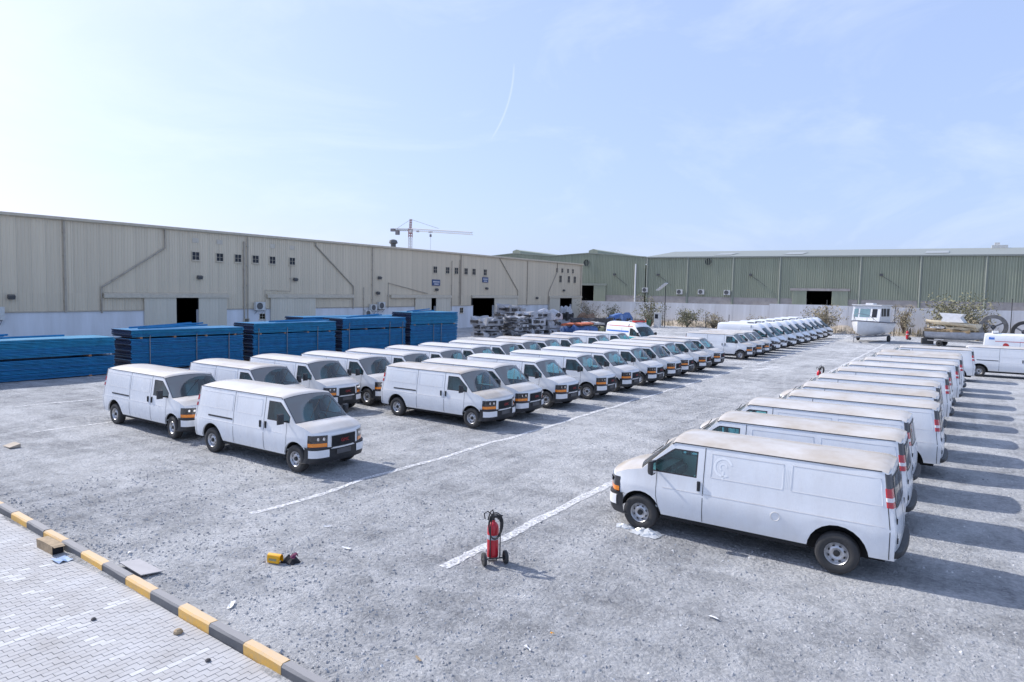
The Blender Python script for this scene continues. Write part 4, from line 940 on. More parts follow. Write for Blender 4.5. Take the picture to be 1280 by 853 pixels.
# yard wall
yw = empty('yard_wall', (-40, 118, 0)); tag(yw, 'long white painted yard wall in front of the green warehouses', 'wall')
x = -66.0
while x < 70:
    w = 3.0; h = 4.0 + (.25 if -27.5 < x else 0) - .0 ; mb = MB(); mb.b2(.012, w - .012, -.1, .1, -.3, h + random.uniform(-.03, .03)); o = mb.build('wall_panel', 'white_wall', yw); o.location = (x + 40, 0, .4 - (.006 * (x + 27) if x > -27 else 0)); 
    x += w

# ------------------------------------------------------------------ blue sheet stacks
mat('blue_sheet', (.010, .175, .37), .42, .1, var=.22, scale=2.0, bump=.05); mat('blue_teal', (.011, .21, .38), .42, .1, var=.22, scale=2.0); mat('blue_deep', (.010, .14, .33), .5, var=.3, scale=2.5); mat('hollow_end_shade', (.010, .024, .07), .7, var=.5, scale=6); mat('strap', (.22, .23, .25), .5, .5); mat('dunnage', (.33, .17, .09), .8, var=.3)
def bundle(x0, y0, y1, z0, z1, seed, wavy=.012):
    rnd = random.Random(seed); mb = MB(); z = z0
    while z < z1 - .02:
        t = rnd.uniform(.055, .085); t = min(t, z1 - z); dx = rnd.uniform(-wavy, wavy) * 2; a = rnd.uniform(-.05, .05); b = rnd.uniform(-.05, .05)
        mi = rnd.choice([0, 0, 0, 1]); n = 5; X0 = x0 + dx - 2.35; X1 = x0 + dx
        rows = []
        for i in range(n + 1):
            y = y0 + a + (y1 + b - y0 - a) * i / n; wv = rnd.uniform(-.008, .008)
            rows.append([(X1 - .03, y, z + .006 + wv), (X1, y, z + t * .3 + wv), (X1, y, z + t * .72 + wv), (X1 - .03, y, z + t * .97 + wv), (X0, y, z + t * .97 + wv), (X0, y, z + .006 + wv), (X1 - .03, y, z + .006 + wv)])
        mb.grid(rows, mi); mb.add(rows[0][:-1], [tuple(range(6))], 2); mb.add(rows[-1][:-1], [tuple(range(6))], 2); z += t  # dark end caps: shade inside the hollow sheet ends, put into the colour
    return mb
STK = [('blue sheet stack low and long at the far left, in two layers', 3.0, 19.55, [(.05, 1.14), (1.24, 2.2)], []),
       ('blue sheet stack with three grey straps, next after the long low one', 20.5, 28.0, [(.12, 2.0), (2.1, 2.55)], [21.6, 24.6, 26.9]),
       ('blue sheet stack in the middle of the five, upper layer split by a thin gap', 28.8, 36.2, [(.12, 1.95), (2.02, 2.72)], [29.2, 31.6, 34.4]),
       ('blue sheet stack beside the tallest one', 36.9, 44.2, [(.12, 1.95), (2.05, 2.9)], [37.6, 42.2, 43.8]),
       ('tallest blue sheet stack, at the open end near the big dark door', 44.9, 51.6, [(.12, 2.15), (2.2, 3.28)], [48.0, 49.1])]
for i, (lab, a, b, lay, straps) in enumerate(STK):
    z_ = gh((a + b) / 2); r_ = empty('sheet_stack', (-41, a, z_)); tag(r_, lab, 'sheet stack', 'blue sheet stacks')
    def sb(name, m_, mb, sm=None): o = mb.build(name, m_, r_, sm); o.location = (41, -a, 0); return o
    for k, (z0, z1) in enumerate(lay): sb('panel_bundle', ['blue_teal', 'blue_sheet', 'hollow_end_shade'] if (k and i != 3) else ['blue_sheet', 'blue_deep', 'hollow_end_shade'], bundle(-41 + (k and .06 or 0), a, b, z0, z1, i * 10 + k))
    zs = [0.0] + [z0 - .1 for z0, _ in lay[1:]]
    for z in zs:
        for f_ in (.08, .36, .64, .92): y = a + (b - a) * f_; ds = MB(); ds.b2(-43.3, -40.97, y - .07, y + .07, z, z + .1); sb('timber_bearer', 'dunnage', ds)
    for y in straps:
        t = MB(); t.tube([(-40.95, y, .1), (-40.94, y, lay[0][1]), (-40.9, y, lay[-1][1] - .35 if i != 4 else 2.2)], .03, 5); sb('strap', 'strap', t)
    zt_ = lay[-1][1]
    rnd = random.Random(i)
    for q in range(4 if i in (0, 1) else 2):
        y0_ = a + rnd.uniform(.05, .3) * (b - a); ln = rnd.uniform(.4, .65) * (b - a); x_ = -41.4 - q * .45; t = MB(); t.tube([(x_, y0_, zt_ + .07), (x_ - rnd.uniform(-.3, .3), y0_ + ln, zt_ + rnd.uniform(.1, .32))], .055, 5); sb('loose_bar', 'blue_sheet', t)
    if i in (0, 1, 2, 3):
        for k in range(5): t = MB(); t.tube([(-41 - .45 * k - .2, b + .02, .2), (-41 - .45 * k - .2, b + .03, zt_ - .1)], .02, 4); sb('end_strap', 'strap', t)
r_ = empty('sheet_stack', (-45.2, 37, 0)); tag(r_, 'blue sheet stack in the second line, only its top showing behind the others', 'sheet stack', 'blue sheet stacks')
o = bundle(-45.2, 36.5, 52.5, .2, 2.95, 77).build('panel_bundle', ['blue_sheet', 'blue_deep', 'hollow_end_shade'], r_); o.location = (45.2, -37, 0)

# ------------------------------------------------------------------ scrap, debris and small things by the far doors
mat('scrap_pale', (.36, .37, .40), .6, .2, var=.35, scale=1.5, objvar=.25, dirt=(.3, .27, .24)); mat('scrap_rust', (.27, .17, .11), .9, var=.4); mat('scrap_dark', (.08, .075, .075), .9, var=.5); mat('tarp_orange', (.55, .16, .08), .8); mat('tarp_blue', (.10, .18, .38), .8, var=.3); mat('tarp_white', (.62, .60, .57), .8); mat('olive_sheet', (.32, .30, .17), .8)
def crushed(w, d, h, seed):
    """one crushed body shell: a buckled box with windows punched in"""
    rnd = random.Random(seed); nx, ny = 7, 4; top = []; bot = []
    for i in range(nx + 1):
        top.append([((i / nx - .5) * w + rnd.uniform(-.16, .16), (j / ny - .5) * d + rnd.uniform(-.16, .16), h * (.75 + .25 * math.sin(i * 1.7 + seed)) + rnd.uniform(-.22, .22) * min(1, h)) for j in range(ny + 1)])
        bot.append([((i / nx - .5) * w, (j / ny - .5) * d, rnd.uniform(-.05, .05)) for j in range(ny + 1)])
    mb = MB(); mb.grid(top); mb.grid(bot)
    for e in (0, -1): mb.grid([[r[e] for r in top], [r[e] for r in bot]]); mb.grid([top[e], bot[e]])
    for k in range(5):
        x = (rnd.random() - .5) * w * .8; mb.box((x, -d / 2 - .0, h * .45), (rnd.uniform(.15, .8), .2, h * rnd.uniform(.15, .5)), mi=1); mb.box((w / 2, (rnd.random() - .5) * d * .8, h * .45), (.2, rnd.uniform(.15, .8), h * rnd.uniform(.15, .5)), mi=1)
    return mb
def scrap_pile(x, y, w, d, layers, h, seed, label, lean=.1):
    rnd = random.Random(seed); r_ = empty('scrap_pile', (x, y, gh(y))); tag(r_, label, 'scrap pile', 'crushed vehicle shells by the warehouse doors'); z = 0
    for k in range(layers):
        hh = h * rnd.uniform(.7, 1.3); o = crushed(w * rnd.uniform(.85, 1.1), d * rnd.uniform(.85, 1.1), hh, seed * 31 + k).build('crushed_shell', ['scrap_pale', 'scrap_dark'], r_); o.location = (rnd.uniform(-lean, lean), rnd.uniform(-lean, lean), z); o.rotation_euler = (R(rnd.uniform(-2, 2)), R(rnd.uniform(-2, 2)), R(rnd.uniform(-6, 6))); z += hh * .92
scrap_pile(-46.6, 64.5, 2.2, 3.2, 3, 1.0, 1, 'grey crushed vehicle shells in a small heap beside the big dark door')
scrap_pile(-45.0, 67.8, 2.2, 2.6, 7, .34, 2, 'thin grey sheets stacked flat like plates between the crushed heaps', .05)
scrap_pile(-45.0, 71.0, 2.6, 3.4, 4, .85, 3, 'tallest pale heap of crushed vehicle shells, silver on top')
scrap_pile(-44.6, 75.2, 2.4, 3.2, 3, 1.05, 4, 'pale crushed vehicle shells at the right end of the heaps')
scrap_pile(-48.5, 72.0, 2.6, 5.0, 4, .95, 5, 'grey crushed vehicle shells in the line behind the tallest heap')
tp = empty('tarpaulin_heap', (-41.5, 80, gh(80))); tag(tp, 'heap of blue, white and orange sheets lying right of the crushed shells', 'heap')
for k, (dx, dy, z, w, d, h, mn) in enumerate([(-.8, -1, 0, 3.0, 4.2, 1.1, 'tarp_blue'), (-.2, 2.6, 0, 2.6, 3.2, .9, 'olive_sheet'), (-.8, -1.2, 1.1, 3.2, 3.4, .35, 'tarp_orange'), (.1, 1.6, 1.15, 2.4, 3.0, .4, 'tarp_white'), (.3, 4.5, 0, 2.5, 3.0, .8, 'scrap_dark')]):
    o = crushed(w, d, h, 60 + k).build('folded_sheet', [mn, mn], tp); o.location = (dx, dy, z); o.rotation_euler = (R(random.uniform(-6, 6)), R(random.uniform(-6, 6)), R(random.uniform(-20, 20)))
for x, y, w, d, h, mn, lab in ((-47.5, 103, 3.2, 4.0, 2.2, 'tarp_blue', 'dark blue bundle under the bare tree by the yard wall'), (-52.5, 101, 2.4, 3.0, 2.0, 'scrap_rust', 'rusty brown scrap heap left of the dark blue bundle'), (-49.0, 96, 5.0, 4.5, 1.5, 'scrap_dark', 'low dark scrap heap behind the striped ambulance'), (-56.5, 101, 1.8, 2.0, 3.2, 'scrap_pale', 'white and blue bales standing at the corner of the tan warehouse')):
    o = crushed(w, d, h, int(-x * 3)).build('scrap_heap', [mn, 'scrap_dark']); o.location = (x, y, gh(y)); o.rotation_euler = (0, 0, R(random.uniform(-15, 15))); tag(o, lab, 'scrap heap')
# berm of sand and rubble along the wall
mat('sand', (.40, .34, .27), .95, var=.22, scale=1.2, bump=.5, bscale=6)
bm2 = MB(); rnd = random.Random(9); rows = []
for i in range(90):
    x = -62 + i * 1.1; hgt = rnd.uniform(.5, 1.25) if x < -14 else rnd.uniform(.25, .6)
    rows.append([(x, 112.5 + rnd.uniform(-.8, .8), gh(113) - .05), (x + rnd.uniform(-.3, .3), 114, gh(114) + hgt * .55), (x + rnd.uniform(-.3, .3), 115.6, gh(115) + hgt), (x, 117.2, gh(117) + hgt * .8), (x, 117.9, gh(118) + hgt * .7)])
bm2.grid(rows); o = bm2.build('sand_bank', 'sand', smooth=50); tag(o, kind='structure')
# ------------------------------------------------------------------ shrubs
mat('leaf_olive', (.20, .19, .105), .8, var=.45, scale=2.5); mat('leaf_dry', (.29, .245, .16), .85, var=.35, scale=2.5); mat('twig', (.16, .13, .105), .9, var=.3)
def shrub(x, y, w, h, n, leaf, label, seed, ls=.16, cat='shrub'):
    rnd = random.Random(seed); r_ = empty('shrub', (x, y, gh(y) + (.4 if y > 113 else 0))); tag(r_, label, cat)
    tw_ = MB(); lf = MB(); tips = []
    for k in range(22):
        a = rnd.uniform(0, 6.28); rr = rnd.uniform(.2, 1); p0 = Vector((rnd.uniform(-.15, .15), rnd.uniform(-.15, .15), 0)); p2 = Vector((math.cos(a) * w / 2 * rr, math.sin(a) * w / 2 * rr, h * rnd.uniform(.25, 1.0))); p1 = (p0 + p2) / 2 + Vector((0, 0, h * .12)) + Vector((rnd.uniform(-.2, .2), rnd.uniform(-.2, .2), 0))
        tw_.tube([p0, p1, p2], [.05, .03, .012], 4); tips += [p1, p2, (p1 + p2) / 2, p0 + (p1 - p0) * rnd.uniform(.3, 1) + Vector((rnd.uniform(-1, 1) * w * .22, rnd.uniform(-1, 1) * w * .22, 0))]
        for q in range(3):
            p3 = p1 + (p2 - p1) * rnd.random() + Vector((rnd.uniform(-1, 1), rnd.uniform(-1, 1), rnd.uniform(-.2, .8))) * w * .16; tw_.tube([p1 + (p2 - p1) * rnd.random(), p3], [.02, .008], 3); tips.append(p3)
    for k in range(n):
        c = rnd.choice(tips) + Vector((rnd.gauss(0, 1), rnd.gauss(0, 1), rnd.gauss(0, .8))) * w * .075
        if c.z < .05: c.z = .05 + rnd.random() * .3
        u = Vector((rnd.uniform(-1, 1), rnd.uniform(-1, 1), rnd.uniform(-1, 1))).normalized(); v_ = u.orthogonal().normalized(); s_ = ls * rnd.uniform(.5, 1.3)
        lf.add([c - u * s_, c + v_ * s_ * .35, c + u * s_, c - v_ * s_ * .35], [(0, 1, 2, 3)])
    tw_.build('stem', 'twig', r_); lf.build('crown', leaf, r_)
shrub(-44.0, 108, 5.6, 5.0, 900, 'leaf_olive', 'tall thin bare shrub by the yard wall, left of the pole', 1, .2)
shrub(-57.5, 112, 5.0, 3.8, 700, 'leaf_dry', 'pale dry shrub at the corner of the tan warehouse', 2, .16)
shrub(-53, 112, 3.2, 3.4, 600, 'leaf_olive', 'greenish shrub between the warehouse corner and the thin bare shrub', 12, .18)
shrub(-38.6, 111, 4.4, 3.0, 1100, 'leaf_olive', 'low olive shrub just right of the solar pole', 3, .17)
shrub(-34.5, 112, 4.0, 2.4, 900, 'leaf_dry', 'low dry bush on the sand bank', 4, .16)
shrub(-17.4, 111, 5.6, 4.2, 1700, 'leaf_dry', 'brown bush at the far end of the high roofed vans', 5, .19)
shrub(-7.0, 114, 3.0, 4.2, 800, 'leaf_dry', 'thin dry bush directly right of the white boat', 6, .17)
shrub(-2.6, 110, 3.8, 2.8, 1300, 'leaf_dry', 'brown bush left of the wrecked boat', 7, .19)
shrub(-.2, 113.5, 9.0, 5.2, 3300, 'leaf_olive', 'big olive bush rising behind the wrecked boat', 8, .21)
shrub(-27.5, 112.5, 3.5, 2.2, 700, 'leaf_dry', 'small dry bush behind the roofs of the high vans', 9, .15)
shrub(1.9, 109, 3.2, 3.0, 1200, 'leaf_dry', 'brown bush between the wrecked boat and the big wheel', 10, .17)
wd = MB(); rnd = random.Random(3)
for k in range(2600):
    x = rnd.uniform(-61, 6); y = rnd.uniform(112.4, 117); z = gh(y) + .35; h = rnd.uniform(.3, 1.2); a = rnd.uniform(0, 6.28); w = .05
    wd.add([(x - w * math.cos(a), y - w * math.sin(a), z - .3), (x + w * math.cos(a), y + w * math.sin(a), z - .3), (x + rnd.uniform(-.3, .3), y + rnd.uniform(-.3, .3), z + h)], [(0, 1, 2)])
o = wd.build('dry_weeds', 'leaf_dry'); tag(o, 'dry weeds growing along the foot of the yard wall', 'weeds', kind='stuff')
# posts along the bank
mat('post_dark', (.05, .05, .05), .8)
for k, (x, z) in enumerate([(-42.8, 2.6), (-39.3, 2.4), (-35.3, 2.4), (-31.5, 2.3), (-17.0, 5.0), (-8.0, 4.2), (5.4, 5.6)]):
    p = MB(); p.tube([(0, 0, -.2), (0, 0, z)], [.06, .05], 6); p.lathe([(.09, z), (.09, z + .05), (.001, z + .06)], 6, 'Z'); o = p.build('post', 'post_dark'); o.location = (x, 110.5, gh(110)); tag(o, ['first dark post right of the solar pole, on the bank', 'second dark post right of the solar pole, on the bank', 'third dark post right of the solar pole, on the bank', 'fourth dark post right of the solar pole, by the high vans', 'tall dark post beside the brown bush past the high vans', 'dark post in the dry bush beside the boat', 'tall dark post in front of the big wheel'][k], 'post', 'posts along the yard wall')
# solar pole, cabinet, bin
mat('solar_face', (.50, .52, .55), .15, .2, coat=1); mat('galv', (.30, .30, .31), .5, .6); mat('bin_green', (.02, .12, .07), .5); mat('red_paint', (.55, .015, .03), .35, coat=.5, var=.1); mat('cone_orange', (.75, .10, .03), .5)
sp = empty('solar_pole', (-41.1, 107, gh(107))); tag(sp, 'thin pole carrying a tilted white solar panel in front of the yard wall', 'pole')
p = MB(); p.tube([(0, 0, 0), (0, 0, 6.9)], .07, 7); p.build('pole', 'post_dark', sp)
p = MB(); p.box((-.75, .2, 6.75), (2.0, 1.6, .06), rot=Matrix.Rotation(R(-38), 3, 'Y')); p.build('solar_panel', 'solar_face', sp)
cb = MB(); cb.b2(-.5, .5, -.4, .4, 0, 2.4); cb.b2(-.56, .56, -.46, .46, 2.4, 2.5); o = cb.build('body', 'ac_white'); rt = empty('fuel_cabinet', (-41.6, 105.2, gh(105))); o.parent = rt; tag(rt, 'white cabinet with dark screen at the foot of the solar pole', 'cabinet')
cb = MB(); cb.b2(-.36, .2, -.42, -.405, 1.5, 2.2); cb.build('screen', 'pane_dark', rt)
cb = MB(); cb.prism([(-.7, 0), (.7, 0), (.8, 1.1), (-.8, 1.1)], 'Y', -.5, .5); bo = cb.build('bin', 'bin_green'); rt = empty('waste_bin', (-43.5, 104.5, gh(104))); bo.parent = rt; tag(rt, 'green waste bin left of the white cabinet', 'bin'); cb = MB(); cb.b2(-.84, .84, -.56, .56, 1.1, 1.2); cb.build('lid', 'bin_green', rt)
def cone(x, y, s, lab):
    rt = empty('traffic_cone', (x, y, gh(y))); tag(rt, lab, 'cone')
    c = MB(); c.lathe([(.16 * s, .04 * s), (.03 * s, .9 * s), (.001, .9 * s)], 12, 'Z'); c.build('body', 'cone_orange', rt, 40); c = MB(); c.b2(-.22 * s, .22 * s, -.22 * s, .22 * s, 0, .04 * s); c.build('base', 'cone_orange', rt); c = MB(); c.lathe([(.125 * s, .35 * s), (.09 * s, .6 * s)], 12, 'Z'); c.build('reflective_band', 'sign_white', rt)
cone(-42.6, 102.6, 1.5, 'orange traffic cone beside the white cabinet')

# ------------------------------------------------------------------ wheeled fire extinguishers
def extinguisher():
    rt = empty('fire_extinguisher')
    c = MB(); c.lathe([(.001, .10), (.09, .10), (.122, .13), (.126, .18), (.126, .74), (.118, .82), (.085, .88), (.045, .91), (.04, .95), (.001, .95)], 20, 'Z'); c.build('cylinder', 'red_paint', rt, 40)
    l = MB(); l.lathe([(.1275, .53), (.1275, .63)], 20, 'Z'); l.build('label_band', 'sign_white', rt, 60)
    v = MB(); v.tube([(0, 0, .93), (0, 0, 1.02)], .035, 8); v.box((.0, .03, 1.02), (.05, .14, .05)); v.lathe([(.05, 0), (.05, .03), (.001, .03)], 10, 'Y', (0, .1, 1.0)); v.build('valve', 'black_plastic', rt)
    f = MB()
    for s_ in (-1, 1): f.tube([(.17, s_ * .11, .14), (.175, s_ * .11, .85), (.25, s_ * .10, 1.12)], .014, 6)
    f.tube([(.25, -.13, 1.12), (.25, .13, 1.12)], .018, 6); f.tube([(.17, -.24, .14), (.17, .24, .14)], .016, 6); f.tube([(-.02, -.1, .02), (-.02, .1, .02), (.0, .1, .12)], .014, 6); f.build('cart_frame', 'black_plastic', rt, 50)
    for s_ in (-1, 1):
        w = MB(); w.lathe([(.05, -.03), (.11, -.04), (.14, -.03), (.145, 0), (.14, .03), (.11, .04), (.05, .03)], 20, 'Y', (0, 0, 0)); wo = w.build('wheel', 'rubber', rt, 40); wo.location = (.17, s_ * .24, .145)
        h = MB(); h.lathe([(.085, -.02), (.08, .0), (.02, .035), (.001, .035)] if s_ > 0 else [(.085, .02), (.08, .0), (.02, -.035), (.001, -.035)], 12, 'Y'); h.build('hub', 'lamp_grey', wo)
    h = MB()
    for k in range(4):
        r_ = .21 + .016 * k; c0 = Vector((.21 + .016 * k, -.02, .84 + .02 * k)); h.tube([c0 + Vector((.03 * math.sin(a * 2), r_ * .62 * math.cos(a), r_ * 1.15 * math.sin(a))) for a in [i * math.pi / 12 for i in range(25)]], .013, 5, caps=False)
    h.tube([(0, .02, 1.02), (-.1, -.1, 1.12), (-.02, -.2, 1.1), (.05, -.2, 1.0)], .014, 5); h.tube([(.1, -.15, 1.0), (.2, -.13, 1.2), (.27, -.1, 1.27), (.29, -.08, 1.2), (.22, -.1, 1.02)], .014, 5)
    h.build('hose', 'rubber', rt, 60)
    return rt
ex = extinguisher()
for k, (x, y, rz, lab) in enumerate([(-7.22, 10.28, R(-38), 'red wheeled fire extinguisher with black hose, alone in front on the white line'), (-6.9, 43.3, R(-40), 'red wheeled fire extinguisher showing just past the right row roofs'), (-5.9, 103.0, R(20), 'red wheeled fire extinguisher on the ground right of the white boat'), (-42.4, 100.2, R(0), 'red wheeled fire extinguisher near the striped ambulance and the cabinet')]):
    o = ex if k == 0 else copy_tree(ex); o.location = (x, y, flatz(x, y)); o.rotation_euler = (0, 0, rz); tag(o, lab, 'extinguisher', 'wheeled fire extinguishers')
    o.scale = (.88, .88, .86) if k == 0 else (1, 1, 1)
    if k >= 2: o.scale = (1.3, 1.3, 1.3)

# ------------------------------------------------------------------ boats on trailers, big wheels
mat('gelcoat', (.72, .73, .75), .3, coat=.4, var=.06, dirt=(.6, .58, .55)); mat('navy_trim', (.03, .035, .07), .5); mat('pane_teal', (.16, .26, .28), .15, coat=.8); mat('hull_grey', (.36, .38, .42), .5, var=.2); mat('hull_cream', (.62, .56, .42), .6, var=.25, dirt=(.4, .3, .2)); mat('junk_brown', (.30, .22, .13), .9, var=.4)
def hull(L_, B, H, mb, mi=0):
    rows = []
    for i in range(11):
        t = i / 10; x = (t - .5) * L_; w = B / 2 * (1 - max(0, (t - .45) / .55) ** 2.2); kz = .0 + .35 * max(0, (t - .6) / .4) ** 2 * H; sheer = H * (1 + .22 * max(0, t - .4))
        half = [(0.0, kz), (w * .55, kz + H * .18), (w * .86, kz + H * .42), (w, sheer * .8), (w * 1.03, sheer)]
        rows.append([(x, -y, z) for y, z in half[::-1]] + [(x, y, z) for y, z in half[1:]])
    mb.grid(rows, mi); mb.add(rows[0], [tuple(range(9))], mi)
    deck = [[(r[0][0], r[0][1] * .97, r[0][2] - .06), (r[0][0], 0, r[0][2] - .02), (r[-1][0], r[-1][1] * .97, r[-1][2] - .06)] for r in rows]; mb.grid(deck, mi); return rows
def trailer(rt, L_, B, z=.62):
    t = MB()
    for s_ in (-1, 1): t.tube([(-L_ * .45, s_ * B * .36, z), (L_ * .25, s_ * B * .36, z), (L_ * .62, 0, z - .05)], .07, 6)
    for x in (-.4, -.1, .2): t.tube([(x * L_, -B * .36, z), (x * L_, B * .36, z)], .06, 6)
    t.tube([(L_ * .62, 0, z - .05), (L_ * .62, 0, .05)], .04, 6); t.build('trailer_frame', 'galv', rt)
    for s_ in (-1, 1):
        for x in (-.22,): 
            w = MB(); w.lathe([(.1, -.1), (.28, -.11), (.34, -.07), (.34, .07), (.28, .11), (.1, .1), (.001, .1)], 18, 'Y', (x * L_, s_ * B * .5, .34)); w.build('trailer_wheel', 'rubber', rt, 40)
            g = MB(); g.box((x * L_, s_ * B * .5, .78), (.9, .28, .05)); g.build('mudguard', 'gelcoat', rt)
bt = empty('motor_boat', (-9.6, 94.5, gh(94))); bt.rotation_euler = (0, 0, R(-103)); bt.scale = (1.24, 1.24, 1.2); tag(bt, 'white cabin boat with dark windows on a trailer, bow towards the yard', 'boat')
h = MB(); rows = hull(6.2, 2.9, 1.5, h); ho = h.build('hull', 'gelcoat', bt, 40); ho.location = (0, 0, .5)
h = MB()
for s_ in (0, -1): h.tube([(r[s_][0], r[s_][1] * 1.01, r[s_][2] + .5) for r in rows], .05, 6)
h.build('rubbing_strake', 'navy_trim', bt, 60)
cab = [(-2.0, 2.0), (1.15, 2.05), (.75, 3.75), (-1.9, 3.75)]; h = MB(); h.prism(cab, 'Y', -1.3, 1.3); h.b2(-2.1, .95, -1.4, 1.4, 3.75, 3.84); h.b2(-.8, .2, -.35, .35, 3.74, 4.0); h.build('cabin', 'gelcoat', bt)
for s_ in (-1, 1):
    for x0, x1 in ((-1.6, -.9), (-.65, .05), (.2, .62)): w = MB(); w.b2(x0, x1, s_ * 1.305 - .012, s_ * 1.305 + .012, 2.65, 3.45); w.build('window', 'pane_dark', bt)
for y0, y1, mn in ((-1.15, -.75, 'pane_teal'), (-.6, .35, 'pane_teal'), (.55, 1.0, 'pane_dark')):
    w = MB(); k_ = .4 / 1.7; w.add([(1.15 - (z - 2.05) * k_ + .02, y, z) for z in (2.55, 3.4) for y in (y0, y1)], [(0, 1, 3, 2)]); w.build('window', mn, bt)
h = MB(); h.tube([(.9, -1.0, 2.15), (2.2, -.7, 2.75), (3.0, 0, 2.95), (2.2, .7, 2.75), (.9, 1.0, 2.15)], .025, 5)
for x, y in ((1.6, -.9), (1.6, .9), (2.4, -.6), (2.4, .6)): h.tube([(x, y, 2.1), (x, y, 2.6)], .02, 4)
h.build('bow_rail', 'galv', bt); trailer(bt, 6.2, 2.9)
b3 = empty('wrecked_boat', (-.6, 92.5, gh(92))); b3.rotation_euler = (0, 0, R(-12)); tag(b3, 'old grey boat hull on a trailer heaped with cream and brown panels', 'boat')
h = MB(); hull(5.6, 2.2, .9, h); o = h.build('hull', 'hull_grey', b3, 40); o.location = (0, 0, .75); trailer(b3, 5.6, 2.2)
h = MB(); hull(5.4, 2.2, .45, h); o = h.build('upturned_deck', 'hull_cream', b3, 40); o.location = (-.4, 0, 2.35); o.rotation_euler = (0, R(-4), R(176))
for k, (x, y, z, w, d, hh, mn) in enumerate([(-.6, 0, 1.65, 4.4, 1.8, .35, 'junk_brown'), (.7, .2, 1.95, 2.8, 1.6, .4, 'hull_cream'), (-1.6, .1, 2.0, 1.2, 1.5, .3, 'gelcoat')]): o = crushed(w, d, hh, 90 + k).build('loose_panel', [mn, mn], b3); o.location = (x, y, z)
h = MB(); h.prism([(-1.3, 2.8), (1.0, 2.8), (.6, 3.35), (.9, 3.75), (-1.5, 3.85), (-1.1, 3.3)], 'Y', -.8, .8); h.build('broken_cabin', 'gelcoat', b3)
h = MB(); h.tube([(-2.9, 0, 1.0), (-3.2, 0, .5)], .16, 7); h.box((-3.0, 0, 1.35), (.4, .35, .6)); h.box((-2.6, -.5, .5), (1.2, .5, .7), rz=.5); h.build('outboard_engine', 'post_dark', b3)
def big_wheel(x, y, r, zc, mn, lab):
    rt = empty('cable_reel', (x, y, gh(y))); tag(rt, lab, 'reel')
    w = MB(); w.lathe([(r * .70, -.45), (r * .98, -.45), (r, -.3), (r, .3), (r * .98, .45), (r * .70, .45), (r * .72, 0), (r * .70, -.45)], 36, 'Y', (0, 0, zc)); w.build('rim', mn, rt, 40)
    s_ = MB()
    for a in (.5, 2.6, 4.7): s_.tube([(0, 0, zc), (r * .72 * math.cos(a), 0, zc + r * .72 * math.sin(a))], .1, 5)
    s_.lathe([(.28, -.3), (.28, .3), (.001, .3)], 12, 'Y', (0, 0, zc)); s_.build('spoke', 'galv', rt)
mat('reel_grey', (.17, .165, .16), .9, var=.3)
big_wheel(3.45, 108, 1.62, 1.95, 'reel_grey', 'big grey upright wheel with three spokes leaning by the yard wall'); big_wheel(6.6, 106, 1.4, 1.5, 'rubber', 'black big wheel cut by the right edge, beside the grey one')

# ------------------------------------------------------------------ tower crane far behind
mat('crane_red', (.34, .17, .16), .6); mat('crane_white', (.50, .48, .48), .6); mat('crane_dark', (.16, .15, .16), .7)
cr = empty('tower_crane', (-476.5, 520, 0)); tag(cr, 'tower crane with long lattice jib rising behind the tan warehouse', 'crane')
def lattice(mb, p0, p1, w, n, r=.22, mi=0):
    p0, p1 = Vector(p0), Vector(p1); t = (p1 - p0).normalized(); a = Vector((0, 0, 1)) if abs(t.z) < .9 else Vector((1, 0, 0)); u = t.cross(a).normalized() * w / 2; v = t.cross(u).normalized() * w / 2
    cs = [u + v, u - v, -u - v, -u + v]
    for c in cs: mb.tube([p0 + c, p1 + c], r, 4, mi)
    for i in range(n):
        q0 = p0 + (p1 - p0) * i / n; q1 = p0 + (p1 - p0) * (i + 1) / n
        for k in range(4): mb.tube([q0 + cs[k], q1 + cs[(k + 1) % 4]], r * .6, 4, mi)
jd = Vector((.945, .0, -.0)); 
m_ = MB(); lattice(m_, (0, 0, 0), (0, 0, 63), 2.6, 22, .32); m_.build('mast', 'crane_white', cr)
m_ = MB(); lattice(m_, (0, 0, 63), (0, 0, 72), 2.8, 3, .45); m_.lathe([(1.9, 66.5), (1.9, 68), (1.5, 68.2)], 12, 'Z'); m_.build('slewing_tower', 'crane_red', cr)
m_ = MB(); lattice(m_, (0, 0, 72), (.4, 0, 81.5), 1.6, 4, .34); m_.build('apex', 'crane_red', cr)
m_ = MB(); lattice(m_, (1, 0, 70.8), (84, -6, 63.6), 2.3, 30, .28); m_.build('jib', 'crane_white', cr)
m_ = MB(); lattice(m_, (-1, 0, 70.6), (-27, 2, 72), 1.8, 8, .3); m_.box((-26.5, 2, 71.6), (5, 2.6, 3)); m_.box((-19.5, 1.5, 68.8), (4, 2.6, 5)); m_.build('counter_jib', 'crane_dark', cr)
m_ = MB(); m_.tube([(.4, 0, 81.3), (40, -3, 70.2)], .16, 4); m_.tube([(.4, 0, 81.3), (-20, 1.5, 73)], .16, 4); m_.tube([(29, -2, 67), (29, -2, 45)], .12, 4); m_.box((29, -2, 63.6), (1.6, 1.4, 2.6)); m_.box((29, -2, 67.2), (4, 2, 1.2)); m_.box((11, -1, 68.6), (2.4, 1.6, 1.6)); m_.build('pendant_line', 'crane_dark', cr)
m_ = MB(); m_.box((2.4, -1.6, 69), (2.6, 2.4, 2.8)); m_.build('operator_cab', 'crane_white', cr)

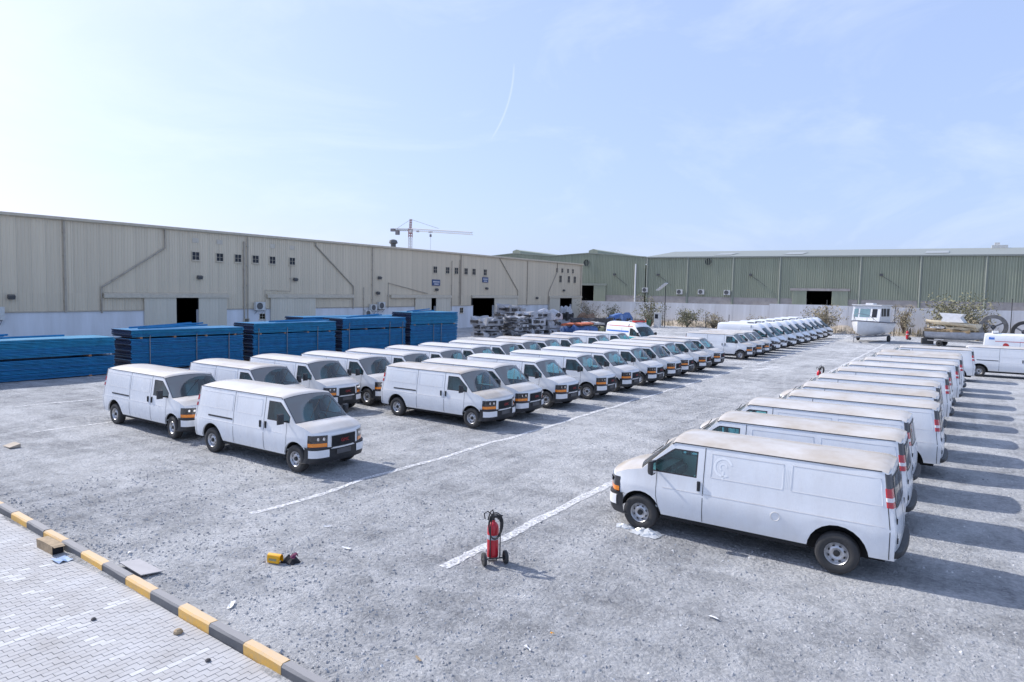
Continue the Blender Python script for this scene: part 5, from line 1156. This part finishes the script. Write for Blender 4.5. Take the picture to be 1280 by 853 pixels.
# ------------------------------------------------------------------ litter on the ground
mat('timber', (.36, .27, .17), .85, var=.3, scale=5, streak=False, bump=.3, bscale=30); mat('cardboard', (.42, .36, .29), .9, var=.12); mat('tile_grey', (.40, .385, .385), .7, var=.08, scale=5); mat('yellow_plastic', (.85, .42, .0), .3, coat=.4, var=.06); mat('plastic_film', (.50, .52, .54), .25, coat=.4, var=.1); mat('paper_white', (.72, .72, .72), .8, var=.05); mat('rag_black', (.012, .012, .016), .8, var=.4); mat('rag_maroon', (.13, .015, .06), .8); mat('blue_sheet_small', (.25, .36, .55), .6)
bx = empty('cardboard_box', (-14.35, kerb_y(-14.35) - .16, 0), ka + R(2)); bx.scale = (.82, .8, .85); tag(bx, 'flattened brown cardboard box lying against the striped kerb', 'box')
b_ = MB(); b_.grid([[(-.42, -.12, .0), (-.42, -.13, .2), (-.42, .12, .2)], [(0, -.125, 0), (0, -.12, .205), (0, .12, .21)], [(.42, -.12, 0), (.42, -.12, .2), (.42, .12, .2)]]); b_.b2(-.42, .42, .11, .12, 0, .195); b_.add([(-.42, -.12, 0), (-.42, .12, 0), (-.42, .12, .2), (-.42, -.13, .2)], [(0, 1, 2, 3)]); b_.build('carton', 'timber', bx)
b_ = MB(); b_.add([(.42, -.12, .2), (.42, .12, .2), (.50, .12, .17), (.50, -.12, .18)], [(0, 1, 2, 3)]); b_.add([(.425, -.12, .0), (.425, -.12, .19), (.5, -.16, .17), (.5, -.16, .01)], [(0, 1, 2, 3)]); b_.build('flap', 'timber', bx)
b_ = MB(); b_.b2(.40, .41, -.11, .11, .01, .19); b_.build('box_inside', 'rag_black', bx)
o = MB(); rows = [[(i * .09 + random.uniform(-.02, .02), j * .08 + random.uniform(-.02, .02), random.uniform(0, .05)) for j in range(4)] for i in range(4)]; o.grid(rows); o = o.build('crumpled_wrapper', 'blue_sheet_small', loc=(-13.75, kerb_y(-13.7) - .36, .0)); tag(o, 'crumpled pale blue wrapper beside the cardboard box', 'wrapper')
t_ = MB(); t_.add([(-.42, -.17, .06), (.42, -.17, .05), (.44, .19, .012), (-.4, .17, .02), (-.42, -.17, .045), (.42, -.17, .035), (.44, .19, .0), (-.4, .17, .005)], [(0, 1, 2, 3), (4, 7, 6, 5), (0, 4, 5, 1), (1, 5, 6, 2), (2, 6, 7, 3), (3, 7, 4, 0)]); o = t_.build('board', 'tile_grey', loc=(-11.98, kerb_y(-12) + .42, .06), rz=R(-3)); tag(o, 'flat grey board lying on the gravel against the kerb', 'board')
yt = empty('cut_container', (-10.36, 7.72, flatz(-10.36, 7.72)), R(18)); yt.scale = (.72, .72, .8); tag(yt, 'yellow plastic container cut open, lying on the gravel in front', 'container')
y_ = MB(); y_.grid([[(x, .1 * math.cos(a) * (1 - .15 * abs(x) / .17), .11 + .11 * math.sin(a)) for a in [math.pi * (.05 + i * .14) - .9 for i in range(12)]] for x in (-.19, -.17, -.06, .06, .17, .19)]); y_.add([(-.185, .085 * math.cos(a), .11 + .10 * math.sin(a)) for a in [i * math.pi / 8 for i in range(16)]], [tuple(range(16))]); y_.b2(-.17, .17, -.098, -.085, .02, .2); y_.build('shell', 'yellow_plastic', yt, 50)
y_ = MB(); y_.b2(-.12, .10, -.106, -.0985, .075, .125); y_.build('label_strip', 'olive_sheet', yt)
o = MB(); rnd = random.Random(4); rows = [[(i * .085 - .2 + rnd.uniform(-.03, .03), j * .085 - .15 + rnd.uniform(-.03, .03), (0 if i in (0, 5) or j in (0, 4) else rnd.uniform(.05, .2))) for j in range(5)] for i in range(6)]; o.grid(rows)
rt = empty('rag_bundle', (-10.16, 7.90, flatz(-10.1, 8))); rt.scale = (.72, .72, .8); o = o.build('cloth', 'rag_black', rt); o2 = MB(); o2.grid([[(i * .06 + .02, j * .06 - .02 + rnd.uniform(-.02, .02), rnd.uniform(.1, .2)) for j in range(4)] for i in range(3)]); o2.build('cloth_fold', 'rag_maroon', rt); tag(rt, 'black and maroon rag bundle lying behind the yellow container', 'rags')
def film(x, y, s_, seed, lab):
    rnd = random.Random(seed); mb = MB(); n = 9; mb.grid([[((i / n - .5) * s_ * 1.5 + rnd.uniform(-.03, .03), (j / n - .5) * s_ + rnd.uniform(-.03, .03), max(.0, .16 * s_ * (1 - ((i / n - .5) * 2) ** 2) * (1 - ((j / n - .5) * 2) ** 2) * rnd.uniform(.5, 1.8) + .004)) for j in range(n + 1)] for i in range(n + 1)]); o = mb.build('plastic_bag', 'plastic_film', loc=(x, y, flatz(x, y) + .005), rz=rnd.uniform(-.4, .4)); tag(o, lab, 'bag')
film(-5.4, 13.45, .42, 1, 'crumpled clear plastic bag under the front wheel of the nearest right van'); film(-5.95, 13.6, .28, 2, 'small clear plastic bag just ahead of the same front wheel')
LIT = [(420, 666, .14, 'white paper scrap left of the yellow container beyond the kerb'), (136, 679, .12, 'white scrap on the gravel near the cardboard box'), (487, 675, .08, 'pale scrap between the yellow container and the extinguisher'), (450, 667, .18, 'thin pale strip lying left of the extinguisher'), (748, 811, .15, 'white strip lying on the gravel at the lower right'), (608, 826, .14, 'pale wooden splinter at the bottom middle'), (772, 787, .06, 'small yellow leaf on the gravel at the lower right'), (1040, 796, .16, 'white strip lying on the gravel before the nearest right van'), (290, 772, .22, 'bent white wire on the gravel beside the kerb')]
LXY = [(-11.1, 9.6), (-12.9, 6.35), (-8.95, 8.7), (-9.85, 9.0), (-4.9, 7.9), (-5.95, 6.75), (-4.85, 8.5), (-3.0, 10.4), (-9.5, 6.25)]
for (px, py, s_, lab), (x, y) in zip(LIT, LXY):
    mb = MB(); rnd = random.Random(px); mb.grid([[((i - 1.5) * s_ * .35 + rnd.uniform(-.01, .01), (j - 1) * s_ * .16 + rnd.uniform(-.01, .01), rnd.uniform(.004, .035)) for j in range(3)] for i in range(4)]); o = mb.build('litter_scrap', 'timber' if 'wood' in lab else ('yellow_plastic' if 'yellow' in lab and 'leaf' in lab else 'paper_white'), loc=(x, y, flatz(x, y) + .012), rz=rnd.uniform(-1, 1)); tag(o, lab, 'litter')
cs = MB(); cs.add([(-.3, -.14, .02), (.3, -.16, .05), (.28, .14, .12), (-.26, .16, .1), (-.3, -.14, 0), (.3, -.16, .03), (.28, .14, .0), (-.26, .16, .0)], [(0, 1, 2, 3), (4, 7, 6, 5), (0, 4, 5, 1), (1, 5, 6, 2), (2, 6, 7, 3), (3, 7, 4, 0)]); o = cs.build('cardboard_scrap', 'cardboard', loc=(-24.6, 8.6, flatz(-24.6, 8.6))); tag(o, 'folded brown cardboard scrap on the gravel at the left edge', 'litter')
for k, (x, y, s_, lab) in enumerate([(-9.35, 5.28, .07, 'brown stone lump on the paving beside the kerb'), (-10.75, 4.75, .04, 'small dark stone on the paving, middle of the corner'), (-8.3, 5.1, .04, 'small dark chip on the paving near the bottom kerb')]):
    mb = MB(); rnd = random.Random(k); mb.lathe([(.001, 0), (s_, .01), (s_ * .9, s_ * .6), (s_ * .4, s_ * .95), (.001, s_)], 7, 'Z'); o = mb.build('stone_lump', 'timber' if k == 0 else 'scrap_dark', loc=(x, y, .0)); tag(o, lab, 'stone')

for ob in bpy.data.objects:
    if ob.type == 'MESH' and ob.parent is None and 'kind' not in ob and 'label' not in ob: print('untagged', ob.name)
S.cycles.max_bounces = 8; S.cycles.transparent_max_bounces = 12
